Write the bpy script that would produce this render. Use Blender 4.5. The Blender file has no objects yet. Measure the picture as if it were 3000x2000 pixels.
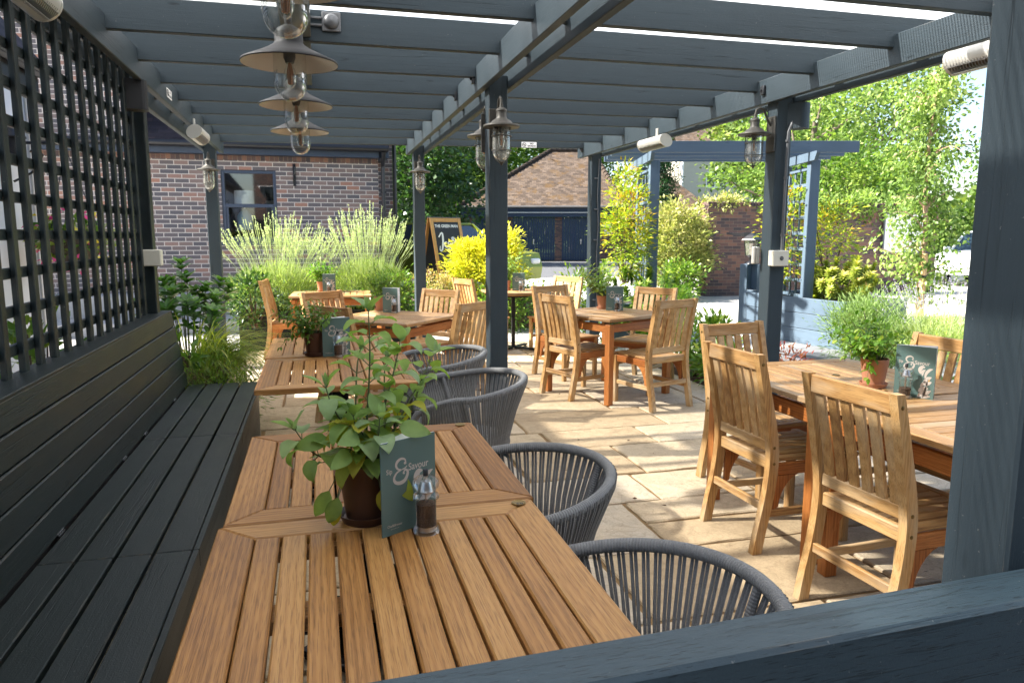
import bpy, math, random
import numpy as np
from mathutils import Vector, Matrix, Euler
random.seed(7); RNG = np.random.default_rng(11)
SC = bpy.context.scene; COL = SC.collection
R = math.radians; PI = math.pi
def V(*a): return Vector(a)
def TR(x=0, y=0, z=0): return Matrix.Translation((x, y, z))
def RX(d): return Matrix.Rotation(R(d), 4, 'X')
def RY(d): return Matrix.Rotation(R(d), 4, 'Y')
def RZ(d): return Matrix.Rotation(R(d), 4, 'Z')
I4 = Matrix.Identity(4)

# chamfered box template -------------------------------------------------
def _cbox_template():
    verts = []; idx = {}
    for sx in (-1, 1):
        for sy in (-1, 1):
            for sz in (-1, 1):
                for a in range(3):
                    idx[(sx, sy, sz, a)] = len(verts); verts.append((sx, sy, sz, a))
    faces = []
    def ring(c): faces.append([idx[k] for k in c])
    for s in (-1, 1):
        ring([(s, -1, -1, 0), (s, 1, -1, 0), (s, 1, 1, 0), (s, -1, 1, 0)])
        ring([(-1, s, -1, 1), (1, s, -1, 1), (1, s, 1, 1), (-1, s, 1, 1)])
        ring([(-1, -1, s, 2), (1, -1, s, 2), (1, 1, s, 2), (-1, 1, s, 2)])
    for a in (-1, 1):
        for b in (-1, 1):
            ring([(a, b, -1, 0), (a, b, 1, 0), (a, b, 1, 1), (a, b, -1, 1)])
            ring([(a, -1, b, 0), (a, 1, b, 0), (a, 1, b, 2), (a, -1, b, 2)])
            ring([(-1, a, b, 1), (1, a, b, 1), (1, a, b, 2), (-1, a, b, 2)])
    for sx in (-1, 1):
        for sy in (-1, 1):
            for sz in (-1, 1):
                ring([(sx, sy, sz, 0), (sx, sy, sz, 1), (sx, sy, sz, 2)])
    pos = [Vector([s * (1.0 if i == a else 0.8) for i, s in enumerate((x, y, z))]) for x, y, z, a in verts]
    out = []
    for f in faces:
        c = sum((pos[i] for i in f), Vector()) / len(f)
        n = (pos[f[1]] - pos[f[0]]).cross(pos[f[2]] - pos[f[1]])
        out.append(f if n.dot(c) > 0 else f[::-1])
    return verts, out
CB_V, CB_F = _cbox_template()

class MB:
    """collects shapes into one mesh; gco = grain coordinates in metres (long axis on Y), rv = random per piece"""
    def __init__(s): s.v = []; s.f = []; s.g = []; s.r = []; s.sm = []
    def add(s, vs, fs, gs=None, rv=None, smooth=False):
        o = len(s.v); rv = random.random() if rv is None else rv
        s.v += [tuple(p) for p in vs]; s.f += [[i + o for i in f] for f in fs]
        s.g += [tuple(p) for p in (gs if gs is not None else vs)]; s.r += [rv] * len(vs); s.sm += [smooth] * len(fs)
        return s
    def box(s, c, size, M=None, bev=0.003, rv=None, offs=True):
        hx, hy, hz = [a / 2 for a in size]; h = (hx, hy, hz); b = min(bev, .45 * min(size))
        M4 = M if M is not None else I4
        ax = max(range(3), key=lambda i: size[i]); order = [(ax + 1) % 3, ax, (ax + 2) % 3]
        ro = [random.uniform(-40, 40) for _ in range(3)] if offs else (0, 0, 0)
        vs = []; gs = []
        for sx, sy, sz, a in CB_V:
            q = [(sx, sy, sz)[i] * (h[i] - (0 if i == a else b)) for i in range(3)]
            gs.append([q[order[i]] + ro[i] for i in range(3)])
            vs.append(M4 @ Vector((q[0] + c[0], q[1] + c[1], q[2] + c[2])))
        return s.add(vs, CB_F, gs, rv)
    def bx(s, x0, x1, y0, y1, z0, z1, bev=0.003, M=None, rv=None, offs=True):
        return s.box(((x0 + x1) / 2, (y0 + y1) / 2, (z0 + z1) / 2), (abs(x1 - x0), abs(y1 - y0), abs(z1 - z0)), M, bev, rv, offs)
    def bar(s, p0, p1, w, h, up=(0, 0, 1), bev=0.002, rv=None):
        p0 = Vector(p0); p1 = Vector(p1); d = p1 - p0; L = d.length; d.normalize()
        up = Vector(up); x = d.cross(up)
        if x.length < 1e-5: x = d.cross(Vector((1, 0, 0)))
        x.normalize(); z = x.cross(d)
        M = Matrix(((x.x, d.x, z.x, (p0.x + p1.x) / 2), (x.y, d.y, z.y, (p0.y + p1.y) / 2), (x.z, d.z, z.z, (p0.z + p1.z) / 2), (0, 0, 0, 1)))
        return s.box((0, 0, 0), (w, L, h), M, bev, rv)
    def lathe(s, prof, M=None, seg=24, rv=None, smooth=True, a0=0, a1=360):
        M4 = M if M is not None else I4; vs = []; fs = []; gs = []; full = abs(a1 - a0) >= 360
        n = seg if full else seg + 1; L = 0
        for k, (r_, z) in enumerate(prof):
            if k: L += math.hypot(r_ - prof[k - 1][0], z - prof[k - 1][1])
            for i in range(n):
                a = R(a0 + (a1 - a0) * i / seg)
                vs.append(M4 @ Vector((r_ * math.cos(a), r_ * math.sin(a), z))); gs.append((r_ * a, L, 0))
        for k in range(len(prof) - 1):
            for i in range(seg):
                j = (i + 1) % n
                if prof[k][0] < 1e-6: fs.append([k * n, (k + 1) * n + j, (k + 1) * n + i][::-1] if False else [k * n + i, (k + 1) * n + j, (k + 1) * n + i])
                elif prof[k + 1][0] < 1e-6: fs.append([k * n + i, k * n + j, (k + 1) * n + i])
                else: fs.append([k * n + i, k * n + j, (k + 1) * n + j, (k + 1) * n + i])
        return s.add(vs, fs, gs, rv, smooth)
    def tube(s, pts, rad, seg=8, closed=False, rv=None, cap=True, M=None, flat=1.0):
        pts = [Vector(p) for p in pts]
        if M is not None: pts = [M @ p for p in pts]
        n = len(pts); rad = rad if isinstance(rad, (list, tuple)) else [rad] * n
        vs = []; fs = []; gs = []; L = 0
        t0 = (pts[1] - pts[0]).normalized(); up = Vector((0, 0, 1)) if abs(t0.z) < .9 else Vector((1, 0, 0))
        nr = (up - t0 * up.dot(t0)).normalized()
        for k in range(n):
            a = pts[k - 1] if (k or closed) else pts[k]; b = pts[(k + 1) % n] if (k < n - 1 or closed) else pts[k]
            t = (b - a).normalized()
            nr = nr - t * nr.dot(t)
            nr = nr.normalized() if nr.length > 1e-6 else t.orthogonal().normalized()
            bi = t.cross(nr)
            if k: L += (pts[k] - pts[k - 1]).length
            for i in range(seg):
                an = 2 * PI * i / seg
                vs.append(pts[k] + (nr * math.cos(an) * flat + bi * math.sin(an)) * rad[k]); gs.append((an * rad[k], L, 0))
        m = n if closed else n - 1
        for k in range(m):
            for i in range(seg):
                j = (i + 1) % seg; k2 = (k + 1) % n
                fs.append([k * seg + i, k * seg + j, k2 * seg + j, k2 * seg + i])
        if cap and not closed:
            fs.append(list(range(seg))[::-1]); fs.append([(n - 1) * seg + i for i in range(seg)])
        return s.add(vs, fs, gs, rv, True)
    def prism(s, poly, t, M=None, rv=None, offs=True, grain='y'):
        """2-D outline (x, y) extruded along local z by t (centred)"""
        M4 = M if M is not None else I4; n = len(poly); ro = [random.uniform(-40, 40) for _ in range(3)] if offs else (0, 0, 0)
        area = sum(poly[i][0] * poly[(i + 1) % n][1] - poly[(i + 1) % n][0] * poly[i][1] for i in range(n))
        if area < 0: poly = poly[::-1]
        vs = [M4 @ Vector((x, y, z)) for z in (-t / 2, t / 2) for x, y in poly]
        if grain == 'y': gs = [(x + ro[0], y + ro[1], z + ro[2]) for z in (-t / 2, t / 2) for x, y in poly]
        else: gs = [(y + ro[0], x + ro[1], z + ro[2]) for z in (-t / 2, t / 2) for x, y in poly]
        fs = [list(range(n))[::-1], [n + i for i in range(n)]] + [[i, (i + 1) % n, n + (i + 1) % n, n + i] for i in range(n)]
        return s.add(vs, fs, gs, rv)
    def ribbon(s, pts, ws, M=None, rv=None):
        """flat stroke in local xy with width per point"""
        M4 = M if M is not None else I4; n = len(pts); vs = []; fs = []
        for k in range(n):
            a = Vector(pts[max(k - 1, 0)]); b = Vector(pts[min(k + 1, n - 1)]); t = (b - a); t.normalize()
            nn = Vector((-t.y, t.x)); p = Vector(pts[k])
            for sg in (1, -1):
                q = p + nn * sg * ws[k] / 2; vs.append(M4 @ Vector((q.x, q.y, 0)))
        for k in range(n - 1): fs.append([2 * k, 2 * k + 1, 2 * k + 3, 2 * k + 2])
        return s.add(vs, fs, None, rv)
    def quad(s, a, b, c, d, rv=None, gs=None): return s.add([a, b, c, d], [[0, 1, 2, 3]], gs, rv)
    def build(s, name, m, parent=None, loc=None, sharp=40):
        me = bpy.data.meshes.new(name); me.from_pydata(s.v, [], s.f)
        a = me.attributes.new('gco', 'FLOAT_VECTOR', 'POINT'); a.data.foreach_set('vector', np.array(s.g, dtype=np.float32).ravel())
        a = me.attributes.new('rv', 'FLOAT', 'POINT'); a.data.foreach_set('value', np.array(s.r, dtype=np.float32))
        me.polygons.foreach_set('use_smooth', np.array(s.sm, dtype=bool))
        if any(s.sm): me.set_sharp_from_angle(angle=R(sharp))
        me.materials.append(m); me.update()
        o = bpy.data.objects.new(name, me); COL.objects.link(o)
        if parent is not None: o.parent = parent
        if loc is not None: o.location = loc
        return o

def thing(name, label, cat, loc=(0, 0, 0), rz=0, group=None):
    o = bpy.data.objects.new(name, None); COL.objects.link(o); o.empty_display_size = .1
    o.location = loc; o.rotation_euler = (0, 0, R(rz)); o['label'] = label; o['category'] = cat
    if group: o['group'] = group
    return o
def tag(o, label, cat, group=None):
    o['label'] = label; o['category'] = cat
    if group: o['group'] = group
    return o
def structure(o, label=None):
    o['kind'] = 'structure'
    if label: o['label'] = label
    return o
def stuff(o, label=None, cat=None):
    o['kind'] = 'stuff'
    if label: o['label'] = label
    if cat: o['category'] = cat
    return o
def kids(o): return [c for c in COL.objects if c.parent == o]
def dup(root, loc, rz=None, label=None, group=None):
    r = root.copy(); COL.objects.link(r); r.location = loc
    if rz is not None: r.rotation_euler = (0, 0, R(rz))
    if label: r['label'] = label
    if group: r['group'] = group
    for ch in kids(root):
        c = ch.copy(); COL.objects.link(c); c.parent = r
        for g in kids(ch):
            d = g.copy(); COL.objects.link(d); d.parent = c
    return r

def text_mesh(body, size, align='LEFT', shear=0, space=1, bold=0):
    cu = bpy.data.curves.new('t', 'FONT'); cu.body = body; cu.size = size; cu.align_x = align; cu.shear = shear
    cu.space_character = space; cu.offset = bold; cu.resolution_u = 4
    o = bpy.data.objects.new('t', cu); COL.objects.link(o)
    dg = bpy.context.evaluated_depsgraph_get(); me = bpy.data.meshes.new_from_object(o.evaluated_get(dg))
    vs = [v.co.copy() for v in me.vertices]; fs = [list(p.vertices) for p in me.polygons]
    bpy.data.objects.remove(o); bpy.data.curves.remove(cu); bpy.data.meshes.remove(me)
    return vs, fs
def add_text(mb, body, size, M, align='LEFT', shear=0, space=1, bold=0, sx=1):
    vs, fs = text_mesh(body, size, align, shear, space, bold)
    mb.add([M @ Vector((v.x * sx, v.y, 0)) for v in vs], fs)

# foliage in numpy ---------------------------------------------------------
def norm(a): return a / np.maximum(np.linalg.norm(a, axis=-1, keepdims=True), 1e-9)
class Leaves:
    def __init__(s): s.V = []; s.F3 = []; s.rv = []; s.n = 0
    def add(s, P, D, L, W, rv, U=None, fold=.18, droop=.1, detail=1):
        P = np.asarray(P, float); n = len(P)
        if n == 0: return s
        D = norm(np.asarray(D, float)); L = np.broadcast_to(L, (n,)).reshape(n, 1); W = np.broadcast_to(W, (n,)).reshape(n, 1)
        U = RNG.normal(size=(n, 3)) * .6 + np.array([0, 0, 1.0]) if U is None else np.broadcast_to(U, (n, 3))
        S = norm(np.cross(D, U)); U = np.cross(S, D)
        if detail == 0:
            vs = np.stack([P, P + D * L * .45 + S * W * .5, P + D * L, P + D * L * .45 - S * W * .5], 1); k = 4
            tri = np.array([[0, 1, 2], [0, 2, 3]])
        else:
            vs = np.stack([P, P + D * L * .4 + S * W * .5 + U * W * fold, P + D * L - U * L * droop,
                           P + D * L * .4 - S * W * .5 + U * W * fold, P + D * L * .5], 1); k = 5
            tri = np.array([[0, 1, 4], [1, 2, 4], [2, 3, 4], [3, 0, 4]])
        base = s.n + np.arange(n)[:, None, None] * k
        s.F3.append((base + tri[None]).reshape(-1, 3)); s.V.append(vs.reshape(-1, 3))
        s.rv.append(np.repeat(np.broadcast_to(rv, (n,)), k)); s.n += n * k
        return s
    def big(s, p, d, L, W, rv, u=(0, 0, 1), fold=.2, droop=.35, seg=6, point=1.0, wav=0.0):
        """one well shaped leaf"""
        p = np.array(p, float); d = np.array(d, float); d /= np.linalg.norm(d); u = np.array(u, float)
        sd = np.cross(d, u); nn = np.linalg.norm(sd); sd = sd / nn if nn > 1e-6 else np.array([1., 0, 0]); u = np.cross(sd, d)
        vs = []; ang = 0
        pos = p.copy(); dirv = d.copy(); up = u.copy(); dl = L / seg
        for k in range(seg + 1):
            t = k / seg; w = W * (math.sin(PI * min(1, t ** .75 * .97 + .03)) ** (.85 * point)) * (1 if t < 1 else .02)
            wv = wav * W * math.sin(k * 2.3)
            vs += [pos + sd * w * .5 + up * (w * fold + wv), pos - up * 0, pos - sd * w * .5 + up * (w * fold - wv)]
            a = -droop / seg; ca, sa = math.cos(a), math.sin(a)
            dirv, up = dirv * ca + up * sa, up * ca - dirv * sa
            pos = pos + dirv * dl
        vs = np.array(vs); F = []
        for k in range(seg):
            for j in (0, 1):
                a = k * 3 + j; F += [[a, a + 1, a + 4], [a, a + 4, a + 3]]
        s.F3.append(np.array(F) + s.n); s.V.append(vs); s.rv.append(np.full(len(vs), rv)); s.n += len(vs)
        return s
    def build(s, name, m, parent=None, smooth=True):
        Vv = np.concatenate(s.V).astype(np.float32); F = np.concatenate(s.F3).astype(np.int32); rv = np.concatenate(s.rv).astype(np.float32)
        me = bpy.data.meshes.new(name); me.vertices.add(len(Vv)); me.vertices.foreach_set('co', Vv.ravel())
        me.loops.add(F.size); me.loops.foreach_set('vertex_index', F.ravel())
        me.polygons.add(len(F)); me.polygons.foreach_set('loop_start', np.arange(0, F.size, 3, dtype=np.int32))
        me.polygons.foreach_set('use_smooth', np.full(len(F), smooth))
        me.update(calc_edges=True)
        a = me.attributes.new('rv', 'FLOAT', 'POINT'); a.data.foreach_set('value', rv)
        me.materials.append(m); o = bpy.data.objects.new(name, me); COL.objects.link(o)
        if parent is not None: o.parent = parent
        return o
def sphere_pts(n, hemi=False):
    d = norm(RNG.normal(size=(n, 3)))
    if hemi: d[:, 2] = np.abs(d[:, 2])
    return d
def curve_pts(p0, p1, bend=(0, 0, 0), n=6):
    p0 = Vector(p0); p1 = Vector(p1); b = Vector(bend)
    return [p0.lerp(p1, t) + b * (4 * t * (1 - t)) for t in [i / (n - 1) for i in range(n)]]
# ---------------------------------------------------------------- materials
def new_mat(name):
    m = bpy.data.materials.new(name); m.use_nodes = True; nt = m.node_tree; nt.nodes.clear()
    return m, nt
def nd(nt, t, **kw):
    n = nt.nodes.new(t)
    for k, v in kw.items():
        if k.startswith('i_'):
            key = k[2:]; key = int(key) if key.isdigit() else key.replace('_', ' ')
            n.inputs[key].default_value = v
        else: setattr(n, k, v)
    return n
def lk(nt, a, b): nt.links.new(a, b)
def ramp(nt, src, stops, interp='LINEAR'):
    n = nt.nodes.new('ShaderNodeValToRGB'); cr = n.color_ramp; cr.interpolation = interp
    while len(cr.elements) < len(stops): cr.elements.new(.5)
    for e, (p, c) in zip(cr.elements, stops):
        e.position = p; e.color = (*c, 1) if len(c) == 3 else c
    if src is not None: lk(nt, src, n.inputs[0])
    return n.outputs[0]
def mth(nt, op, a, b=None, c=None):
    n = nt.nodes.new('ShaderNodeMath'); n.operation = op
    for i, x in enumerate((a, b, c)):
        if x is None: continue
        if hasattr(x, 'links') or hasattr(x, 'is_linked'): lk(nt, x, n.inputs[i])
        else: n.inputs[i].default_value = x
    return n.outputs[0]
def mix(nt, f, a, b, mode='MIX'):
    n = nt.nodes.new('ShaderNodeMix'); n.data_type = 'RGBA'; n.blend_type = mode
    for i, x in ((0, f), (6, a), (7, b)):
        if hasattr(x, 'is_linked'): lk(nt, x, n.inputs[i])
        elif i == 0: n.inputs[0].default_value = x
        else: n.inputs[i].default_value = (*x, 1)
    return n.outputs[2]
def attr(nt, name, out): return nd(nt, 'ShaderNodeAttribute', attribute_name=name).outputs[out]
def mapping(nt, vec, scale=(1, 1, 1), loc=(0, 0, 0), rot=(0, 0, 0)):
    n = nt.nodes.new('ShaderNodeMapping'); lk(nt, vec, n.inputs[0]); n.inputs['Scale'].default_value = scale
    n.inputs['Location'].default_value = loc; n.inputs['Rotation'].default_value = rot; return n.outputs[0]
def noise(nt, vec, scale=5, detail=4, rough=.55, dist=0):
    n = nd(nt, 'ShaderNodeTexNoise', i_Scale=scale, i_Detail=detail, i_Roughness=rough, i_Distortion=dist)
    if vec is not None: lk(nt, vec, n.inputs[0])
    return n.outputs[0]
def bump(nt, h, strength=.3, dist=.01):
    n = nd(nt, 'ShaderNodeBump', i_Strength=strength, i_Distance=dist); lk(nt, h, n.inputs['Height']); return n.outputs[0]
def finish(nt, col, rough=.5, nrm=None, metal=0, spec=.5, **kw):
    p = nd(nt, 'ShaderNodeBsdfPrincipled', i_Metallic=metal); p.inputs['Specular IOR Level'].default_value = spec
    if hasattr(col, 'is_linked'): lk(nt, col, p.inputs['Base Color'])
    else: p.inputs['Base Color'].default_value = (*col, 1)
    if hasattr(rough, 'is_linked'): lk(nt, rough, p.inputs['Roughness'])
    else: p.inputs['Roughness'].default_value = rough
    if nrm is not None: lk(nt, nrm, p.inputs['Normal'])
    for k, v in kw.items(): p.inputs[k.replace('_', ' ')].default_value = v
    o = nd(nt, 'ShaderNodeOutputMaterial'); lk(nt, p.outputs[0], o.inputs[0]); return p
def simple(name, col, rough=.5, metal=0, spec=.5, nscale=0, namp=.15, bmp=0, **kw):
    m, nt = new_mat(name); c = col; nrm = None
    if nscale:
        co = nd(nt, 'ShaderNodeTexCoord').outputs['Object']; nz = noise(nt, co, nscale, 5)
        c = mix(nt, nz, [max(0, x * (1 - namp)) for x in col], [min(1, x * (1 + namp)) for x in col])
        if bmp: nrm = bump(nt, nz, bmp, .004)
    finish(nt, c, rough, nrm, metal, spec, **kw); return m

def wood(name, dark, mid, light, rough=.5, gs=1.0, var=.35, spec=.4, grey=None):
    """board timber: streaky pores and cathedral figure along the grain, tone differs board to board"""
    m, nt = new_mat(name); g = attr(nt, 'gco', 'Vector'); rv = attr(nt, 'rv', 'Fac')
    v1 = mapping(nt, g, (34 * gs, 1.3 * gs, 34 * gs)); fig = noise(nt, v1, 1.0, 3, .5, 1.6)
    wv = nd(nt, 'ShaderNodeTexWave', i_Scale=1.0, i_Distortion=7.0, i_Detail=2.0); wv.inputs['Detail Scale'].default_value = .7
    lk(nt, mapping(nt, g, (22 * gs, .8 * gs, 22 * gs)), wv.inputs[0])
    pores = noise(nt, mapping(nt, g, (420 * gs, 14 * gs, 420 * gs)), 1.0, 2, .6)
    blot = noise(nt, mapping(nt, g, (7, 3, 7)), 1.0, 4, .6)
    t = mth(nt, 'ADD', mth(nt, 'MULTIPLY', fig, .45), mth(nt, 'MULTIPLY', wv.outputs['Fac'], .2)); t = mth(nt, 'ADD', t, .06); oi = nd(nt, 'ShaderNodeObjectInfo'); t = mth(nt, 'ADD', t, mth(nt, 'MULTIPLY', mth(nt, 'SUBTRACT', oi.outputs['Random'], .5), .22))
    t = mth(nt, 'ADD', t, mth(nt, 'MULTIPLY', mth(nt, 'SUBTRACT', rv, .5), var))
    t = mth(nt, 'ADD', t, mth(nt, 'MULTIPLY', mth(nt, 'SUBTRACT', blot, .5), .5))
    c = ramp(nt, t, [(.12, dark), (.42, mid), (.8, light)])
    pr = ramp(nt, pores, [(.36, (.55, .5, .46)), (.5, (1, 1, 1))]); c = mix(nt, .8, c, pr, 'MULTIPLY')
    if grey is not None:
        gm = ramp(nt, noise(nt, mapping(nt, g, (9, 2.2, 9), (3, 5, 1)), 1, 4, .6), [(.5, (0, 0, 0)), (.75, (.8, .8, .8))]); c = mix(nt, gm, c, grey)
    h = mth(nt, 'ADD', mth(nt, 'MULTIPLY', pores, .8), mth(nt, 'MULTIPLY', fig, .5))
    rg = mth(nt, 'ADD', rough - .1, mth(nt, 'MULTIPLY', blot, .25))
    finish(nt, c, rg, bump(nt, h, .35, .0016), 0, spec); return m

def paint(name, col, rough=.5, grain=.5, spec=.4, dash=0.0, wear=.5):
    """painted sawn timber: grain telegraphs through the paint, blotchy weathering"""
    m, nt = new_mat(name); g = attr(nt, 'gco', 'Vector'); rv = attr(nt, 'rv', 'Fac')
    fig = noise(nt, mapping(nt, g, (60, 2.0, 60)), 1, 4, .6, 1.2); fine = noise(nt, mapping(nt, g, (300, 18, 300)), 1, 2)
    blot = noise(nt, mapping(nt, g, (5, 1.6, 5)), 1, 5, .62)
    k = mth(nt, 'ADD', mth(nt, 'MULTIPLY', blot, .7), mth(nt, 'MULTIPLY', rv, .3))
    lo = [x * .72 for x in col]; hi = [min(1, x * 1.32) for x in col]
    c = mix(nt, k, lo, hi); c = mix(nt, .22, c, ramp(nt, fig, [(.3, (.7, .7, .7)), (.65, (1.1, 1.1, 1.1))]), 'MULTIPLY')
    saw = noise(nt, mapping(nt, g, (260, 200, 260)), 1, 3, .6)
    h = mth(nt, 'ADD', mth(nt, 'MULTIPLY', fig, .6), mth(nt, 'ADD', mth(nt, 'MULTIPLY', fine, .4), mth(nt, 'MULTIPLY', saw, .5)))
    kn = nd(nt, 'ShaderNodeTexVoronoi', i_Scale=1.0); lk(nt, mapping(nt, g, (7, 2.3, 7)), kn.inputs[0])
    kd = ramp(nt, kn.outputs['Distance'], [(.03, (0, 0, 0)), (.07, (1, 1, 1))])
    h = mth(nt, 'ADD', h, mth(nt, 'MULTIPLY', kd, .6)); c = mix(nt, .75, c, ramp(nt, kn.outputs['Distance'], [(.02, (.45, .45, .45)), (.06, (.8, .8, .8)), (.075, (1, 1, 1))]), 'MULTIPLY')
    ck = noise(nt, mapping(nt, g, (46, .9, 46), (7, 3, 2)), 1, 2, .4, .3); cl = ramp(nt, ck, [(.485, (1, 1, 1)), (.497, (0, 0, 0)), (.503, (0, 0, 0)), (.515, (1, 1, 1))])
    gate = ramp(nt, noise(nt, mapping(nt, g, (9, 1.1, 9), (1, 8, 4)), 1, 2), [(.5, (0, 0, 0)), (.6, (1, 1, 1))]); crk = mth(nt, 'MULTIPLY', mth(nt, 'SUBTRACT', 1.0, cl), gate)
    c = mix(nt, mth(nt, 'MULTIPLY', crk, .6), c, [x * .3 for x in col]); h = mth(nt, 'SUBTRACT', h, mth(nt, 'MULTIPLY', crk, .9))
    bv = nd(nt, 'ShaderNodeBevel', i_Radius=.0045); bv.samples = 4; ge = nd(nt, 'ShaderNodeNewGeometry'); dt = nd(nt, 'ShaderNodeVectorMath', operation='DOT_PRODUCT'); lk(nt, bv.outputs[0], dt.inputs[0]); lk(nt, ge.outputs['True Normal'], dt.inputs[1])
    ed = ramp(nt, dt.outputs['Value'], [(.9, (1, 1, 1)), (.985, (0, 0, 0))]); wn = ramp(nt, noise(nt, mapping(nt, g, (30, 6, 30)), 1, 5, .7), [(.5, (0, 0, 0)), (.62, (1, 1, 1))])
    c = mix(nt, mth(nt, 'MULTIPLY', mth(nt, 'MULTIPLY', ed, wn), wear), c, (.26, .2, .13))
    if dash:
        dv = noise(nt, mapping(nt, g, (640, 34, 640)), 1, 1, .3); dm = ramp(nt, dv, [(.3, (0, 0, 0)), (.36, (1, 1, 1))])
        c = mix(nt, dm, [x * .35 for x in col], c); h = mth(nt, 'ADD', h, mth(nt, 'MULTIPLY', dm, dash))
    sp = noise(nt, mapping(nt, g, (90, 90, 90)), 1, 2); fl = ramp(nt, sp, [(.73, (0, 0, 0)), (.76, (1, 1, 1))]); c = mix(nt, mth(nt, 'MULTIPLY', fl, .35), c, (.3, .3, .27))
    rg = mth(nt, 'ADD', rough - .12, mth(nt, 'MULTIPLY', blot, .3))
    finish(nt, c, rg, bump(nt, h, grain, .0022), 0, spec); return m

def leafmat(name, stops, trans=.35, rough=.45, spec=.4, tcol=1.3):
    m, nt = new_mat(name); rv = attr(nt, 'rv', 'Fac'); c = ramp(nt, rv, stops)
    co = nd(nt, 'ShaderNodeTexCoord').outputs['Object']; nz = noise(nt, co, 38, 3)
    c = mix(nt, .5, c, ramp(nt, nz, [(.3, (.72, .72, .72)), (.7, (1.15, 1.15, 1.1))]), 'MULTIPLY')
    p = nd(nt, 'ShaderNodeBsdfPrincipled', i_Roughness=rough); p.inputs['Specular IOR Level'].default_value = spec; lk(nt, c, p.inputs['Base Color'])
    t = nd(nt, 'ShaderNodeBsdfTranslucent'); lk(nt, mix(nt, 1.0, c, (tcol, tcol * 1.08, tcol * .5), 'MULTIPLY'), t.inputs[0])
    mx = nd(nt, 'ShaderNodeMixShader', i_0=trans); lk(nt, p.outputs[0], mx.inputs[1]); lk(nt, t.outputs[0], mx.inputs[2])
    o = nd(nt, 'ShaderNodeOutputMaterial'); lk(nt, mx.outputs[0], o.inputs[0]); return m

def brick(name, stops, mortar, bw=.225, bh=.075, mort=.011, rough=.85, stain=.25, mottle=.5):
    """brick bond in wall metres (gco = along, up)"""
    m, nt = new_mat(name); g = attr(nt, 'gco', 'Vector')
    jit = noise(nt, g, 18, 2); jv = nd(nt, 'ShaderNodeVectorMath', operation='MULTIPLY_ADD'); lk(nt, nd_col(nt, jit), jv.inputs[0]); jv.inputs[1].default_value = (.004, .004, 0); lk(nt, g, jv.inputs[2])
    b = nd(nt, 'ShaderNodeTexBrick', i_Scale=1.0); b.inputs['Brick Width'].default_value = bw; b.inputs['Row Height'].default_value = bh
    b.inputs['Mortar Size'].default_value = mort / 2; b.inputs['Mortar Smooth'].default_value = .15; b.inputs['Bias'].default_value = 0
    b.inputs['Color1'].default_value = (0, 0, 0, 1); b.inputs['Color2'].default_value = (1, 1, 1, 1); b.inputs['Mortar'].default_value = (.5, .5, .5, 1)
    lk(nt, jv.outputs[0], b.inputs[0])
    c = ramp(nt, b.outputs['Color'], stops); n1 = noise(nt, g, 60, 4); n2 = noise(nt, g, .8, 4)
    c = mix(nt, mottle, c, ramp(nt, n1, [(.25, (.6, .6, .62)), (.7, (1.25, 1.2, 1.15))]), 'MULTIPLY')
    mc = mix(nt, n1, [x * .8 for x in mortar], mortar); c = mix(nt, b.outputs['Fac'], c, mc)
    c = mix(nt, stain, c, ramp(nt, n2, [(.3, (.5, .5, .5)), (.65, (1, 1, 1))]), 'MULTIPLY')
    h = mth(nt, 'ADD', mth(nt, 'MULTIPLY', b.outputs['Fac'], -1.0), mth(nt, 'MULTIPLY', n1, .25))
    finish(nt, c, rough, bump(nt, h, .7, .006), 0, .2); return m
def nd_col(nt, fac):
    n = nt.nodes.new('ShaderNodeCombineXYZ'); lk(nt, fac, n.inputs[0]); lk(nt, fac, n.inputs[1]); return n.outputs[0]

def tiles(name, stops, tw=.26, th=.15, moss=None):
    m, nt = new_mat(name); g = attr(nt, 'gco', 'Vector')
    b = nd(nt, 'ShaderNodeTexBrick', i_Scale=1.0); b.inputs['Brick Width'].default_value = tw; b.inputs['Row Height'].default_value = th
    b.inputs['Mortar Size'].default_value = .006; b.inputs['Color1'].default_value = (0, 0, 0, 1); b.inputs['Color2'].default_value = (1, 1, 1, 1); b.inputs['Mortar'].default_value = (.4, .4, .4, 1)
    lk(nt, g, b.inputs[0]); c = ramp(nt, b.outputs['Color'], stops)
    n1 = noise(nt, g, 9, 4); c = mix(nt, .35, c, ramp(nt, n1, [(.3, (.6, .6, .6)), (.7, (1.2, 1.2, 1.15))]), 'MULTIPLY')
    c = mix(nt, mth(nt, 'MULTIPLY', b.outputs['Fac'], .8), c, (.03, .025, .022))
    if moss:
        mm = ramp(nt, noise(nt, g, 1.6, 6, .68), [(.52, (0, 0, 0)), (.62, (1, 1, 1))]); c = mix(nt, mth(nt, 'MULTIPLY', mm, .75), c, moss)
    sx = nd(nt, 'ShaderNodeSeparateXYZ'); lk(nt, g, sx.inputs[0]); fr = mth(nt, 'FRACT', mth(nt, 'DIVIDE', sx.outputs[1], th))
    h = mth(nt, 'SUBTRACT', mth(nt, 'MULTIPLY', n1, .3), fr)
    finish(nt, c, .85, bump(nt, h, 1.0, .05), 0, .2); return m

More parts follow.
